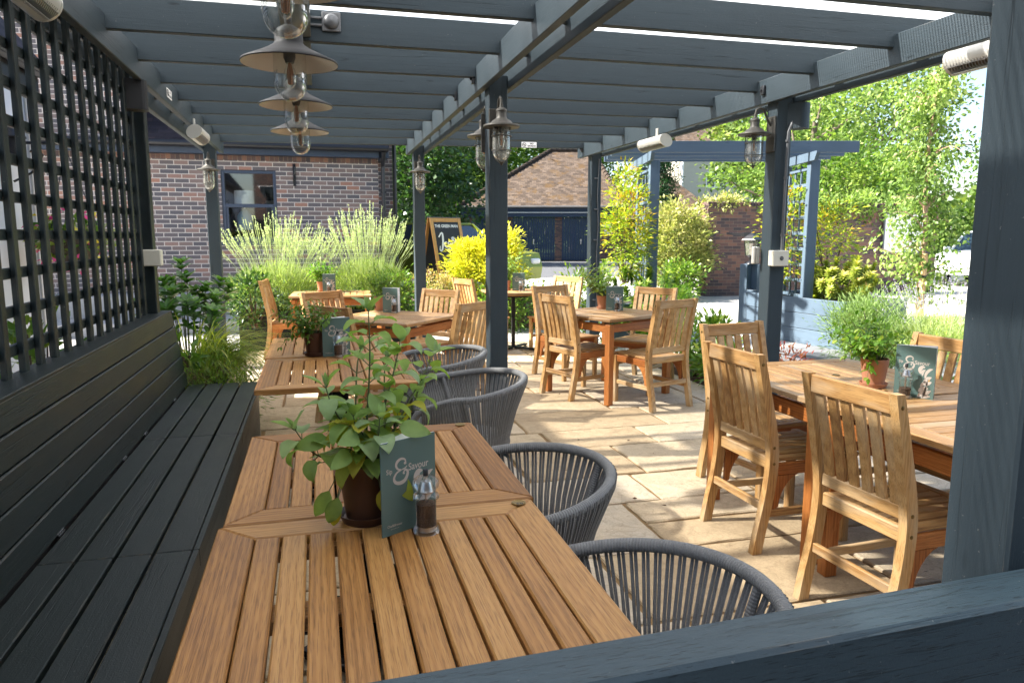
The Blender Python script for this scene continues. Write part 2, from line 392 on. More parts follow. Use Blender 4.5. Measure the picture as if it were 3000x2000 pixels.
M = {}
M['teak'] = wood('teak_table', (.215, .088, .021), (.375, .176, .048), (.49, .262, .084), .42, 1, .3)
M['teak_chair'] = wood('teak_chair', (.3, .15, .05), (.48, .275, .1), (.61, .395, .18), .5, 1, .32, grey=(.52, .42, .28))
M['teak_orange'] = wood('teak_orange', (.24, .07, .014), (.42, .15, .035), (.52, .22, .065), .45, 1, .25)
M['teak_top'] = wood('teak_weathered_top', (.23, .115, .038), (.39, .215, .08), (.52, .32, .15), .42, 1, .3, grey=(.44, .36, .25))
M['paint'] = paint('blue_grey_paint', (.042, .058, .068), .55, .5, spec=.22)
M['paint_shade_dark'] = paint('shade_darkened_paint', (.012, .019, .019), .42, .5, spec=.35)  # pergola paint darkened for bench and lattice shade; planters and fence share it
M['paint_rail'] = paint('rail_paint', (.036, .06, .074), .46, .32, dash=1.2)
M['paint_arbor'] = paint('arbor_paint', (.09, .13, .175), .5, .4)
M['black_metal'] = simple('black_metal', (.012, .012, .014), .42, .6, nscale=30)
M['dark_metal'] = simple('charcoal_metal', (.045, .048, .052), .45, .3, nscale=25)
M['bronze'] = simple('weathered_bronze', (.085, .08, .07), .5, .55, nscale=40, namp=.4, bmp=.2)
M['shade_out'] = simple('shade_grey_enamel', (.022, .022, .023), .6, 0, .3, nscale=22, namp=.3)
M['shade_in'] = simple('shade_white_enamel', (.6, .56, .5), .45, 0)
M['cream'] = simple('cream_plastic', (.72, .68, .56), .45, nscale=18, namp=.06)
M['grey_plastic'] = simple('grey_plastic', (.11, .115, .12), .45, nscale=18, namp=.1)
M['black_plastic'] = simple('black_plastic', (.01, .0105, .012), .6)
M['white_metal'] = simple('white_enamel_metal', (.55, .54, .49), .35, .1, nscale=14, namp=.06)
M['element'] = simple('heater_reflector', (.38, .3, .22), .35, .7, nscale=60, namp=.35)
M['steel'] = simple('bright_steel', (.55, .55, .56), .28, 1.0)
M['brass'] = simple('aged_brass', (.22, .15, .055), .4, .85, nscale=120, namp=.5)
M['white'] = simple('white_paper', (.85, .84, .82), .6)
M['ink'] = simple('dark_ink', (.02, .02, .022), .6)
M['terracotta'] = simple('terracotta', (.5, .23, .13), .75, nscale=30, namp=.16)
M['brown_pot'] = simple('brown_plastic_pot', (.075, .034, .02), .45, nscale=20, namp=.12)
M['soil'] = simple('potting_soil', (.022, .015, .01), .95, nscale=90, namp=.8, bmp=1)
M['teal'] = simple('teal_card', (.1, .165, .15), .35, spec=.5, nscale=9, namp=.06)
M['beige_ink'] = simple('beige_print', (.52, .46, .4), .5)
M['gold_ink'] = simple('gold_print', (.62, .33, .03), .5)
M['chalk'] = simple('chalk_board', (.022, .024, .027), .6, nscale=12, namp=.3)
M['pepper'] = simple('peppercorns', (.06, .03, .015), .7, nscale=260, namp=.9, bmp=1)
M['pub_white'] = simple('white_render', (.72, .74, .78), .8, nscale=3, namp=.08, bmp=.2)
M['fascia'] = simple('blue_fascia_paint', (.03, .045, .075), .45, nscale=5, namp=.15)
M['frame_blue'] = simple('window_frame_paint', (.045, .062, .1), .4, nscale=8, namp=.1)
M['navy'] = simple('navy_door_paint', (.008, .028, .07), .45, nscale=4, namp=.25)
M['gutter'] = simple('black_gutter', (.014, .014, .017), .35)
M['kerb'] = simple('concrete_kerb', (.33, .33, .33), .85, nscale=14, namp=.2, bmp=.3)
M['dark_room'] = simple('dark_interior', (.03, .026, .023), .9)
M['lamp_cloth'] = simple('white_lampshade', (.8, .82, .82), .8)
def glassmat(name, col=(1, 1, 1), rough=0.0, ior=1.45, tint=None):
    m, nt = new_mat(name); p = nd(nt, 'ShaderNodeBsdfPrincipled', i_Roughness=rough, i_IOR=ior)
    p.inputs['Base Color'].default_value = (*col, 1); p.inputs['Transmission Weight'].default_value = 1
    o = nd(nt, 'ShaderNodeOutputMaterial'); lk(nt, p.outputs[0], o.inputs[0]); return m
def thinglass(name, dust=.06, tint=(.95, .97, .96), gl=.1, dirt=(.75, .72, .62), wv=.25):
    """thin clear pane: mostly see-through, fresnel reflection, a little dust"""
    m, nt = new_mat(name); co = nd(nt, 'ShaderNodeTexCoord').outputs['Object']
    tr = nd(nt, 'ShaderNodeBsdfTransparent'); tr.inputs[0].default_value = (*tint, 1)
    g = nd(nt, 'ShaderNodeBsdfGlossy', i_Roughness=.03); lw = nd(nt, 'ShaderNodeLayerWeight', i_Blend=.25)
    wob = noise(nt, co, 35, 2); lk(nt, bump(nt, wob, wv, .004), g.inputs['Normal'])
    f = mth(nt, 'ADD', mth(nt, 'MULTIPLY', lw.outputs['Fresnel'], .45), gl * .35)
    m1 = nd(nt, 'ShaderNodeMixShader'); lk(nt, f, m1.inputs[0]); lk(nt, tr.outputs[0], m1.inputs[1]); lk(nt, g.outputs[0], m1.inputs[2])
    d = nd(nt, 'ShaderNodeBsdfDiffuse'); d.inputs[0].default_value = (*dirt, 1)
    dn = mth(nt, 'MULTIPLY', ramp(nt, noise(nt, co, 28, 5, .7), [(.4, (.2, .2, .2)), (.75, (1, 1, 1))]), dust)
    m2 = nd(nt, 'ShaderNodeMixShader'); lk(nt, dn, m2.inputs[0]); lk(nt, m1.outputs[0], m2.inputs[1]); lk(nt, d.outputs[0], m2.inputs[2])
    o = nd(nt, 'ShaderNodeOutputMaterial'); lk(nt, m2.outputs[0], o.inputs[0]); return m
M['glass'] = thinglass('lamp_glass', .12)
M['glass_dusty'] = thinglass('dusty_lantern_glass', .32)
M['acrylic'] = thinglass('clear_acrylic', .02, (.97, .98, .98), .14)
M['window'] = thinglass('window_glass', .0, (.75, .8, .82), .6, wv=.004)
M['car_glass'] = simple('car_glass', (.02, .04, .05), .05, spec=.8)
M['amber'] = simple('amber_filament', (.32, .1, .02), .3)
def roofmat():
    m, nt = new_mat('twinwall_polycarbonate'); co = nd(nt, 'ShaderNodeTexCoord').outputs['Object']
    sx = nd(nt, 'ShaderNodeSeparateXYZ'); lk(nt, co, sx.inputs[0])
    w = mth(nt, 'ABSOLUTE', mth(nt, 'SUBTRACT', mth(nt, 'FRACT', mth(nt, 'MULTIPLY', sx.outputs[1], 1 / .017)), .5))
    rib = ramp(nt, w, [(.08, (.3, .3, .3)), (.3, (.8, .8, .8))]); dirt = noise(nt, mapping(nt, co, (1.2, 9, 1)), 1, 5, .65)
    f = mth(nt, 'MULTIPLY', rib, ramp(nt, dirt, [(.3, (.88, .88, .88)), (.7, (1, 1, 1))]))
    tr = nd(nt, 'ShaderNodeBsdfTransparent'); tr.inputs[0].default_value = (.97, .98, 1, 1)
    tl = nd(nt, 'ShaderNodeBsdfTranslucent'); tl.inputs[0].default_value = (.8, .79, .77, 1)
    df = nd(nt, 'ShaderNodeBsdfDiffuse'); df.inputs[0].default_value = (.8, .8, .8, 1)
    a = nd(nt, 'ShaderNodeMixShader', i_0=.08); lk(nt, tl.outputs[0], a.inputs[1]); lk(nt, df.outputs[0], a.inputs[2])
    x = nd(nt, 'ShaderNodeMixShader'); lk(nt, f, x.inputs[0]); lk(nt, a.outputs[0], x.inputs[1]); lk(nt, tr.outputs[0], x.inputs[2])
    o = nd(nt, 'ShaderNodeOutputMaterial'); lk(nt, x.outputs[0], o.inputs[0]); return m
M['roof'] = roofmat()
def ropemat(wrap):
    m, nt = new_mat('braided_grey_rope'); g = attr(nt, 'gco', 'Vector'); rv = attr(nt, 'rv', 'Fac')
    n1 = noise(nt, mapping(nt, g, (900, 500, 1)), 1, 2, .6); n2 = noise(nt, mapping(nt, g, (30, 30, 1)), 1, 3)
    sx = nd(nt, 'ShaderNodeSeparateXYZ'); lk(nt, g, sx.inputs[0])
    w = mth(nt, 'SINE', mth(nt, 'MULTIPLY', mth(nt, 'ADD', sx.outputs[1], mth(nt, 'MULTIPLY', sx.outputs[0], .06)), 2 * PI / .0075))
    c = ramp(nt, n1, [(.3, (.11, .11, .108)), (.5, (.2, .2, .196)), (.72, (.38, .38, .37))])
    c = mix(nt, .5, c, ramp(nt, n2, [(.3, (.75, .75, .75)), (.7, (1.15, 1.15, 1.15))]), 'MULTIPLY')
    h = mth(nt, 'ADD', mth(nt, 'MULTIPLY', w, wrap), n1)
    finish(nt, c, .8, bump(nt, h, .7, .002), 0, .2); return m
M['rope'] = ropemat(.5); M['cord'] = ropemat(.08)
def stonemat():
    m, nt = new_mat('riven_sandstone'); g = attr(nt, 'gco', 'Vector'); rv = attr(nt, 'rv', 'Fac')
    big = noise(nt, g, 2.2, 5, .6, .6); mid = noise(nt, g, 9, 6, .6, 1.2); fine = noise(nt, g, 120, 3)
    ridge = mth(nt, 'ABSOLUTE', mth(nt, 'SUBTRACT', noise(nt, g, 2.6, 3, .5, 2.5), .5))
    k = mth(nt, 'ADD', mth(nt, 'MULTIPLY', rv, .55), mth(nt, 'MULTIPLY', big, .5))
    c = ramp(nt, k, [(.2, (.4, .3, .18)), (.45, (.5, .39, .245)), (.62, (.55, .45, .31)), (.85, (.48, .42, .33))])
    c = mix(nt, .6, c, ramp(nt, mid, [(.25, (.66, .62, .58)), (.6, (1.08, 1.06, 1.04))]), 'MULTIPLY')
    c = mix(nt, .6, c, ramp(nt, fine, [(.3, (.72, .72, .72)), (.7, (1.15, 1.15, 1.15))]), 'MULTIPLY')
    st = ramp(nt, ridge, [(.0, (.5, .45, .4)), (.022, (1, 1, 1))]); c = mix(nt, .35, c, st, 'MULTIPLY')
    stp = nd(nt, 'ShaderNodeMath', operation='SNAP', i_1=.16); lk(nt, noise(nt, g, 3.1, 4, .55, 1.6), stp.inputs[0])
    h = mth(nt, 'ADD', mth(nt, 'MULTIPLY', stp.outputs[0], 3.0), mth(nt, 'ADD', mth(nt, 'MULTIPLY', mid, .5), mth(nt, 'MULTIPLY', fine, .12)))
    finish(nt, c, .7, bump(nt, h, .85, .008), 0, .3); return m
M['stone'] = stonemat()
def groundmat(name, a, b, sc, rough=.9, bm=.4, speck=None):
    m, nt = new_mat(name); co = nd(nt, 'ShaderNodeTexCoord').outputs['Object']
    n0 = noise(nt, co, sc * .06, 5, .6); n1 = noise(nt, co, sc, 5, .7); c = mix(nt, mth(nt, 'ADD', mth(nt, 'MULTIPLY', n0, .6), mth(nt, 'MULTIPLY', n1, .4)), a, b)
    if speck: c = mix(nt, ramp(nt, noise(nt, co, sc * 6, 2), [(.55, (0, 0, 0)), (.7, (1, 1, 1))]), c, speck)
    finish(nt, c, rough, bump(nt, n1, bm, .01), 0, .25); return m
M['sand_joint'] = groundmat('sandy_joint', (.16, .1, .045), (.3, .19, .085), 40)
M['court'] = groundmat('pale_resin_gravel', (.42, .40, .37), (.56, .54, .5), 25, speck=(.3, .28, .25))
M['tarmac'] = groundmat('grey_tarmac', (.075, .078, .088), (.12, .122, .13), 14, speck=(.2, .2, .2))
M['slate_path'] = groundmat('grey_path', (.12, .125, .135), (.2, .205, .21), 16)
M['bark'] = groundmat('bark_mulch', (.03, .016, .01), (.1, .055, .034), 50, bm=1)
M['grass_verge'] = groundmat('distant_grass', (.04, .075, .02), (.08, .13, .04), 12)
M['chip'] = leafmat('bark_chip', [(0, (.04, .02, .012)), (.6, (.13, .07, .045)), (1, (.26, .17, .12))], 0, .9, .1)
M['bark_trunk'] = simple('tree_bark', (.13, .1, .075), .9, nscale=14, namp=.5, bmp=1)
M['birch_bark'] = simple('pale_bark', (.38, .24, .16), .75, nscale=12, namp=.4, bmp=.6)
M['stake'] = simple('wooden_stake', (.5, .32, .16), .8, nscale=20, namp=.2)
M['stem'] = simple('green_stem', (.1, .13, .05), .7, nscale=40, namp=.3)
M['stem_brown'] = simple('woody_stem', (.11, .075, .05), .8, nscale=40, namp=.4)
M['brick_pub'] = brick('pub_brick', [(0, (.12, .115, .128)), (.35, (.15, .132, .138)), (.6, (.195, .152, .146)), (.8, (.255, .185, .168)), (.92, (.3, .185, .155)), (1, (.36, .19, .14))], (.62, .555, .51), mort=.0145, mottle=.35, stain=.15)
M['brick_dark'] = brick('added_block_brick', [(0, (.05, .045, .05)), (.5, (.1, .07, .065)), (1, (.2, .1, .075))], (.3, .26, .22))
M['brick_wall'] = brick('garden_wall_brick', [(0, (.075, .064, .07)), (.4, (.135, .09, .085)), (.7, (.19, .11, .09)), (1, (.27, .145, .105))], (.24, .19, .15), mort=.009)
M['tile_dark'] = tiles('dark_plain_tiles', [(0, (.03, .025, .03)), (.6, (.06, .045, .05)), (1, (.1, .06, .055))])
M['tile_red'] = tiles('weathered_clay_tiles', [(0, (.055, .04, .031)), (.5, (.092, .067, .051)), (1, (.135, .1, .077))], moss=(.1, .058, .022))
M['render_cream'] = simple('cream_render', (.55, .5, .42), .85, nscale=4, namp=.1)
# leaves
M['lf_sage'] = leafmat('sage_leaf', [(0, (.5, .4, .05)), (.1, (.36, .4, .06)), (.22, (.25, .38, .07)), (.55, (.27, .4, .13)), (1, (.34, .45, .28))], .4, .6, .25)
M['lf_mint'] = leafmat('mint_leaf', [(0, (.07, .16, .015)), (1, (.15, .27, .03))], .35)
M['lf_basil'] = leafmat('basil_leaf', [(0, (.1, .24, .02)), (.7, (.2, .36, .04)), (1, (.38, .45, .1))], .4, .4)
M['lf_lav'] = leafmat('lavender_leaf', [(0, (.16, .24, .06)), (.6, (.36, .44, .15)), (1, (.62, .62, .32))], .5, .7, .2)
M['lf_spike'] = leafmat('lavender_spike', [(0, (.36, .44, .27)), (.5, (.54, .6, .42)), (1, (.78, .82, .66))], .4, .8, .1)
M['lf_lilac'] = leafmat('lavender_flower', [(0, (.3, .27, .42)), (1, (.5, .46, .62))], .3, .8, .1)
M['lf_choisya'] = leafmat('golden_leaf', [(0, (.2, .3, .02)), (.3, (.45, .48, .03)), (.6, (.7, .62, .05)), (1, (.85, .75, .16))], .4, .4)
M['lf_photinia'] = leafmat('photinia_leaf', [(0, (.14, .22, .03)), (.5, (.34, .4, .06)), (.85, (.58, .54, .14)), (1, (.62, .36, .12))], .4, .4, .4)
M['lf_spirea'] = leafmat('pink_tinged_leaf', [(0, (.26, .3, .07)), (.5, (.48, .42, .16)), (.8, (.55, .3, .2)), (1, (.6, .16, .14))], .35)
M['lf_dark'] = leafmat('dark_evergreen_leaf', [(0, (.022, .06, .014)), (.6, (.05, .115, .025)), (1, (.12, .21, .04))], .25, .35, .5)
M['lf_laurel'] = leafmat('fresh_shrub_leaf', [(0, (.05, .13, .02)), (.5, (.13, .24, .03)), (1, (.34, .4, .07))], .35, .35, .5)
M['lf_fresh'] = leafmat('bright_tree_leaf', [(0, (.03, .08, .012)), (.5, (.11, .2, .03)), (1, (.3, .39, .08))], .4, .5, .3)
M['lf_birch'] = leafmat('birch_leaf', [(0, (.05, .1, .02)), (.4, (.17, .27, .06)), (.75, (.32, .42, .13)), (1, (.52, .57, .25))], .45, .45, .4)
M['lf_far'] = leafmat('far_tree_leaf', [(0, (.06, .12, .03)), (.6, (.15, .22, .05)), (1, (.34, .38, .1))], .4, .6, .2)
M['lf_conifer'] = leafmat('conifer_leaf', [(0, (.015, .05, .018)), (.6, (.035, .1, .035)), (1, (.08, .17, .05))], .2, .6, .3)
M['lf_nandina'] = leafmat('nandina_leaf', [(0, (.14, .26, .02)), (.5, (.32, .4, .03)), (.75, (.55, .42, .03)), (1, (.6, .2, .03))], .4)
M['lf_red'] = leafmat('red_nandina_leaf', [(0, (.3, .22, .05)), (.4, (.45, .13, .06)), (1, (.42, .05, .05))], .35)
M['lf_ivy'] = leafmat('variegated_hedge_leaf', [(0, (.1, .15, .03)), (.4, (.3, .33, .1)), (.75, (.55, .5, .22)), (1, (.66, .56, .32))], .35)
M['lf_rosemary'] = leafmat('rosemary_leaf', [(0, (.1, .19, .04)), (.6, (.22, .33, .1)), (1, (.36, .44, .18))], .3, .6, .3)
M['lf_grassy'] = leafmat('golden_grass', [(0, (.14, .22, .03)), (.6, (.32, .38, .05)), (1, (.48, .48, .1))], .45)
M['lf_skimmia'] = leafmat('skimmia_leaf', [(0, (.035, .1, .02)), (.6, (.08, .19, .035)), (1, (.16, .3, .06))], .4, .3, .5)
M['lf_straw'] = leafmat('dry_straw', [(0, (.12, .075, .04)), (1, (.3, .22, .12))], .2, .9)
M['petal'] = leafmat('flower_petals', [(0, (.65, .05, .3)), (.5, (.75, .1, .35)), (.6, (.8, .6, .05)), (1, (.85, .7, .1))], .3)
# ---------------------------------------------------------------- setting: ground
def sheet(name, x0, x1, y0, y1, z, m):
    b = MB(); b.quad((x0, y0, z), (x1, y0, z), (x1, y1, z), (x0, y1, z)); o = b.build(name, m); structure(o); return o
sheet('ground', -260, 260, -120, 420, -.05, M['grass_verge'])
sheet('courtyard', -40, 60, -30, 41, -.03, M['court'])
sheet('added_dark_yard', -2.3, 30, -30, .72, -.026, M['tarmac'])  # unseen dark ground added so little light bounces onto the rail front
sheet('patio_base', -1.35, 3.62, .725, 9.74, -.012, M['sand_joint'])
def patio():
    b = MB(); rnd = random.Random(5); y = .73; k = 0
    while y < 9.7:
        h = rnd.choice([.45, .6, .6, .75]); h = min(h, 9.74 - y)
        if h < .12: break
        x = -1.35 - rnd.uniform(0, .4)
        while x < 3.62:
            w = rnd.choice([.6, .75, .9, .9, 1.15]); 
            xa = max(x, -1.35); xb = min(x + w, 3.62); x += w
            if xb - xa < .08: continue
            parts = [(y, y + h)] if h < .55 or rnd.random() < .8 else [(y, y + h / 2), (y + h / 2, y + h)]
            for ya, yb in parts:
                g = rnd.uniform(.008, .014); z = rnd.uniform(-.003, .003); rv = rnd.random(); ro = (rnd.uniform(-30, 30), rnd.uniform(-30, 30), rnd.uniform(-9, 9))
                out = []
                n = 7
                for (ax, ay), (bx, by) in (((xa, ya), (xb, ya)), ((xb, ya), (xb, yb)), ((xb, yb), (xa, yb)), ((xa, yb), (xa, ya))):
                    for i in range(n):
                        t = i / n; out.append((ax + (bx - ax) * t, ay + (by - ay) * t))
                cx, cy = (xa + xb) / 2, (ya + yb) / 2; vs = []; hx, hy = (xb - xa) / 2, (yb - ya) / 2
                for inset, zz in ((g, z - .02), (g, z - .006), (g + .007, z)):
                    for i, (px, py) in enumerate(out):
                        j = rnd.uniform(-.0035, .0035) if zz > z - .02 else 0
                        sx = (px - cx) / hx; sy = (py - cy) / hy
                        vs.append((cx + sx * (hx - inset + j), cy + sy * (hy - inset + j), zz))
                N_ = len(out); fs = [[2 * N_ + i for i in range(N_)]]
                for r_ in (0, 1): fs += [[r_ * N_ + i, r_ * N_ + (i + 1) % N_, (r_ + 1) * N_ + (i + 1) % N_, (r_ + 1) * N_ + i] for i in range(N_)]
                b.add(vs, fs, [(v[0] + ro[0], v[1] + ro[1], v[2] + ro[2]) for v in vs], rv)
        y += h
    structure(b.build('patio', M['stone']))
patio()
def debris():
    n = 130; P = np.stack([RNG.uniform(-.3, 3.5, n), RNG.uniform(1.5, 9.4, n), RNG.uniform(.003, .007, n)], 1); a = RNG.uniform(0, 2 * PI, n)
    l = Leaves(); l.add(P, np.stack([np.cos(a), np.sin(a), RNG.normal(size=n) * .12], 1), RNG.uniform(.008, .03, n), RNG.uniform(.004, .014, n), RNG.random(n), detail=0)
    stuff(l.build('fallen_leaves', M['chip'], smooth=False), 'tiny dry leaves and crumbs scattered on the flagstones', 'fallen leaves')
debris()
sheet('mulch_bed', 3.63, 5.3, 1.2, 8.2, -.008, M['bark'])
def chips():
    n = 5200; P = np.stack([RNG.uniform(3.64, 5.2, n), RNG.uniform(1.4, 8.1, n), RNG.uniform(-.006, .03, n)], 1)
    D = norm(np.stack([RNG.normal(size=n), RNG.normal(size=n), RNG.normal(size=n) * .25], 1))
    l = Leaves(); l.add(P, D, RNG.uniform(.02, .07, n), RNG.uniform(.01, .025, n), RNG.random(n), detail=0)
    o = l.build('bark_chips', M['chip'], smooth=False); stuff(o, 'brown bark chips spread over the planting bed by the patio', 'bark chips')
chips()
sheet('path', 5.35, 9.5, 1.2, 8.4, -.018, M['slate_path'])
b = MB(); b.bx(5.28, 5.35, 1.2, 8.3, -.03, .05, .006); structure(b.build('path_edging', M['kerb']))
sheet('road', -6, 60, 25, 41, -.022, M['tarmac'])
# raised pavement in front of the pub wing
b = MB(); b.bx(-9, 1.3, 12.75, 13.58, -.03, .5, .012); b.bx(-9, 1.3, 11.9, 12.74, -.03, .16, .012); structure(b.build('pavement', M['kerb']))

def wall_quad(mb, a, b_, z0, z1, u0=0):
    """vertical wall strip from a to b (xy) with brick coordinates in metres"""
    L = math.hypot(b_[0] - a[0], b_[1] - a[1])
    mb.add([(a[0], a[1], z0), (b_[0], b_[1], z0), (b_[0], b_[1], z1), (a[0], a[1], z1)], [[0, 1, 2, 3]],
           [(u0, z0, 0), (u0 + L, z0, 0), (u0 + L, z1, 0), (u0, z1, 0)])
def slope_quad(mb, pts, o, ux, uv):
    """roof plane: gco from along-axis ux and up-slope axis uv"""
    o = Vector(o); ux = Vector(ux).normalized(); uv = Vector(uv).normalized()
    mb.add(pts, [list(range(len(pts)))], [((Vector(p) - o).dot(ux), (Vector(p) - o).dot(uv), 0) for p in pts])

# ---------------------------------------------------------------- pub wing with the window (wall plane y = 13.6)
def pub_wing():
    t = thing('brick_pub_wing', 'dark multi-coloured brick pub wing with blue sash window and tiled roof', 'building', (0, 13.6, 0))
    b = MB(); Y = 0
    wx0, wx1, wz0, wz1 = -1.53, -.63, 1.33, 2.56
    def panel(x0, x1, z0, z1): wall_quad(b, (x0, Y), (x1, Y), z0, z1, x0)
    panel(-12, wx0, 0, 2.86); panel(wx1, 1.12, 0, 2.86); panel(wx0, wx1, 0, wz0); panel(wx0, wx1, wz1, 2.86)
    for xx, d in ((wx0, 1), (wx1, -1)): b.add([(xx, 0, wz0), (xx, .1, wz0), (xx, .1, wz1), (xx, 0, wz1)], [[0, 1, 2, 3]], [(0, wz0, 0), (.1, wz0, 0), (.1, wz1, 0), (0, wz1, 0)])
    wall_quad(b, (1.12, 0), (1.12, .55), 0, 2.86, 0); wall_quad(b, (1.12, .55), (1.43, .55), 0, 3.6, 1.1)
    wall_quad(b, (1.43, .55), (1.43, 22), 0, 4.2, 0)
    # taller gable part on the left, behind the lattice
    wall_quad(b, (-12, .02 - .05), (-2.9, .02 - .05), 2.86, 7.4, 0); wall_quad(b, (-2.9, -.03), (-2.9, 9), 2.86, 7.4, 0)
    b.build('wall', M['brick_pub'], t)
    b = MB()   # soldier course under the fascia
    b.bx(-12, 1.1, -.022, 0, 2.72, 2.8, .004); sc = b.build('brick_course', M['brick_wall'], t)
    b = MB(); b.bx(-12, 1.16, -.2, -.03, 2.8, 2.92, .004); b.bx(1.125, 1.3, -.2, .5, 2.8, 2.92, .004); b.build('fascia', M['fascia'], t)
    b = MB(); b.tube([(-12, -.28, 2.95), (1.28, -.28, 2.95)], .058, 10); b.tube([(1.2, -.28, 2.9), (1.2, -.2, 2.78), (1.2, -.07, 2.66), (1.2, -.07, .5)], .036, 8)
    b.tube([(1.46, .45, 3.5), (1.46, .45, .1)], .036, 8)
    for z in (2.2, 1.2): b.bx(1.15, 1.25, -.1, -.02, z, z + .03)
    b.build('gutter', M['gutter'], t)
    b = MB(); slope_quad(b, [(-2.9, -.3, 2.97), (1.3, -.3, 2.97), (1.3, 2.4, 4.6), (-2.9, 2.4, 4.6)], (0, -.3, 2.97), (1, 0, 0), (0, 2.7, 1.63))
    slope_quad(b, [(1.5, .3, 4.1), (1.5, 22, 4.1), (-4, 22, 8.2), (-4, 2, 8.2)], (1.5, 0, 4.1), (0, 1, 0), (-5.5, 0, 4.1))
    b.build('roof', M['tile_dark'], t)
    # window
    b = MB(); fw = .055
    for x0, x1, z0, z1 in ((wx0, wx0 + fw, wz0, wz1), (wx1 - fw, wx1, wz0, wz1), (wx0 + fw, wx1 - fw, wz1 - fw, wz1), (wx0 + fw, wx1 - fw, wz0, wz0 + fw), (wx0 + fw, wx1 - fw, 1.93, 1.99)):
        b.bx(x0, x1, .03, .1, z0, z1, .004)
    for x0, x1, z0, z1 in ((wx0 + fw, wx0 + fw + .04, wz0 + fw, 1.93), (wx1 - fw - .04, wx1 - fw, wz0 + fw, 1.93), (wx0 + fw + .04, wx1 - fw - .04, wz0 + fw, wz0 + fw + .04)): b.bx(x0, x1, .05, .095, z0, z1, .003)
    w = b.build('window', M['frame_blue'], t)
    b = MB(); b.bx(wx0 - .04, wx1 + .04, -.05, .03, wz0 - .045, wz0 - .002, .004); b.build('sill', M['frame_blue'], w)
    b = MB(); b.quad((wx0 + fw, .085, wz0 + fw), (wx1 - fw, .085, wz0 + fw), (wx1 - fw, .085, wz1 - fw), (wx0 + fw, .085, wz1 - fw)); b.build('pane', M['window'], w)
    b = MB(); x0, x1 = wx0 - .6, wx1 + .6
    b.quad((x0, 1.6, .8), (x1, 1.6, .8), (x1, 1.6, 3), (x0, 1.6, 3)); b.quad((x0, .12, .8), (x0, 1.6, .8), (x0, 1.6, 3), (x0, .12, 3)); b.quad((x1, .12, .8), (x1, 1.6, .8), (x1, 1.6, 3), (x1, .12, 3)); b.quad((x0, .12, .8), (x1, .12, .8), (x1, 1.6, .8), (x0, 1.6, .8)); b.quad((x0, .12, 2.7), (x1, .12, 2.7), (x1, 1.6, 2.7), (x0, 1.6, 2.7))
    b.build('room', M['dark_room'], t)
    # curled iron hook
    b = MB(); b.tube([(-.32, -.02, 2.66), (-.32, -.09, 2.66), (-.3, -.14, 2.6), (-.31, -.14, 2.5), (-.33, -.1, 2.47), (-.335, -.03, 2.44), (-.33, -.01, 2.36)], .012, 6); b.bx(-.345, -.3, -.02, 0, 2.3, 2.68); b.build('wall_hook', M['gutter'], t)
    return t
pub_wing()
t = thing('table_lamp', 'white drum table lamp standing inside the pub window', 'lamp', (-1.2, 13.98, 1.55))
b = MB(); b.lathe([(.02, .0), (.14, .0), (.13, .25), (.06, .34), (.02, .36)], None, 20); b.build('lamp_base', simple('pale_blue_ceramic', (.2, .36, .46), .25, nscale=6, namp=.1), t)
b = MB(); b.lathe([(.17, .41), (.165, .68), (.16, .68), (.165, .41)], None, 24); b.lathe([(.012, .35), (.012, .5)], None, 8); b.build('lamp_shade', M['lamp_cloth'], t)
t = thing('framed_picture', 'dark framed picture on the wall inside the pub window', 'picture', (-.78, 15.19, 1.95))
b = MB(); 
for x0, x1, z0, z1 in ((-.16, -.13, -.2, .2), (.13, .16, -.2, .2), (-.13, .13, .17, .2), (-.13, .13, -.2, -.17)): b.bx(x0, x1, -.03, 0, z0, z1)
b.build('frame', M['ink'], t); b = MB(); b.bx(-.13, .13, -.01, -.004, -.17, .17); b.build('print', M['kerb'], t)

# ---------------------------------------------------------------- white rendered lean-to on the left, seen through the lattice
def lean_to():
    t = thing('white_lean_to', 'white rendered single-storey pub lean-to behind the lattice screen, unseen roof raised for shade', 'building', (-2.3, 2.0, 0))
    b = MB(); b.bx(-4, 0, -.5, 5.3, -.03, 2.66, .01); b.add([(-4, -.5, 2.66), (0, -.5, 2.66), (-1.8, -.5, 5.2), (-4, -.5, 5.2)], [[0, 1, 2, 3]]); b.add([(-4, 5.3, 2.66), (0, 5.3, 2.66), (-1.8, 5.3, 5.2), (-4, 5.3, 5.2)], [[0, 1, 2, 3]]); b.add([(-4, -.5, 2.66), (-4, 5.3, 2.66), (-4, 5.3, 5.2), (-4, -.5, 5.2)], [[0, 1, 2, 3]]); b.build('wall', M['pub_white'], t)
    b = MB(); b.bx(.0, .05, -.56, 5.36, 2.66, 2.8, .004); b.tube([(.1, -.56, 2.82), (.1, 5.4, 2.82)], .055, 8); b.tube([(.05, 5.15, 2.75), (.05, 5.15, 0)], .035, 8); b.build('gutter', M['gutter'], t)
    b = MB(); slope_quad(b, [(.14, -.6, 2.84), (.14, 5.42, 2.84), (-1.8, 5.42, 5.3), (-1.8, -.6, 5.3)], (.14, 0, 2.84), (0, 1, 0), (-1.94, 0, 2.46)); b.build('roof', M['tile_dark'], t)  # ridge raised out of view to shade the near terrace
    b = MB()
    for y0, y1, z0, z1 in ((2.2, 2.28, .9, 2.1), (3.2, 3.28, .9, 2.1), (2.28, 3.2, 2.02, 2.1), (2.28, 3.2, .9, .98), (2.28, 3.2, 1.48, 1.54)): b.bx(-.02, .03, y0, y1, z0, z1, .004)
    w = b.build('window', M['frame_blue'], t); b = MB(); b.bx(-.01, .012, 2.28, 3.2, .98, 2.02, .002); b.build('pane', M['car_glass'], w)
    return t
lean_to()
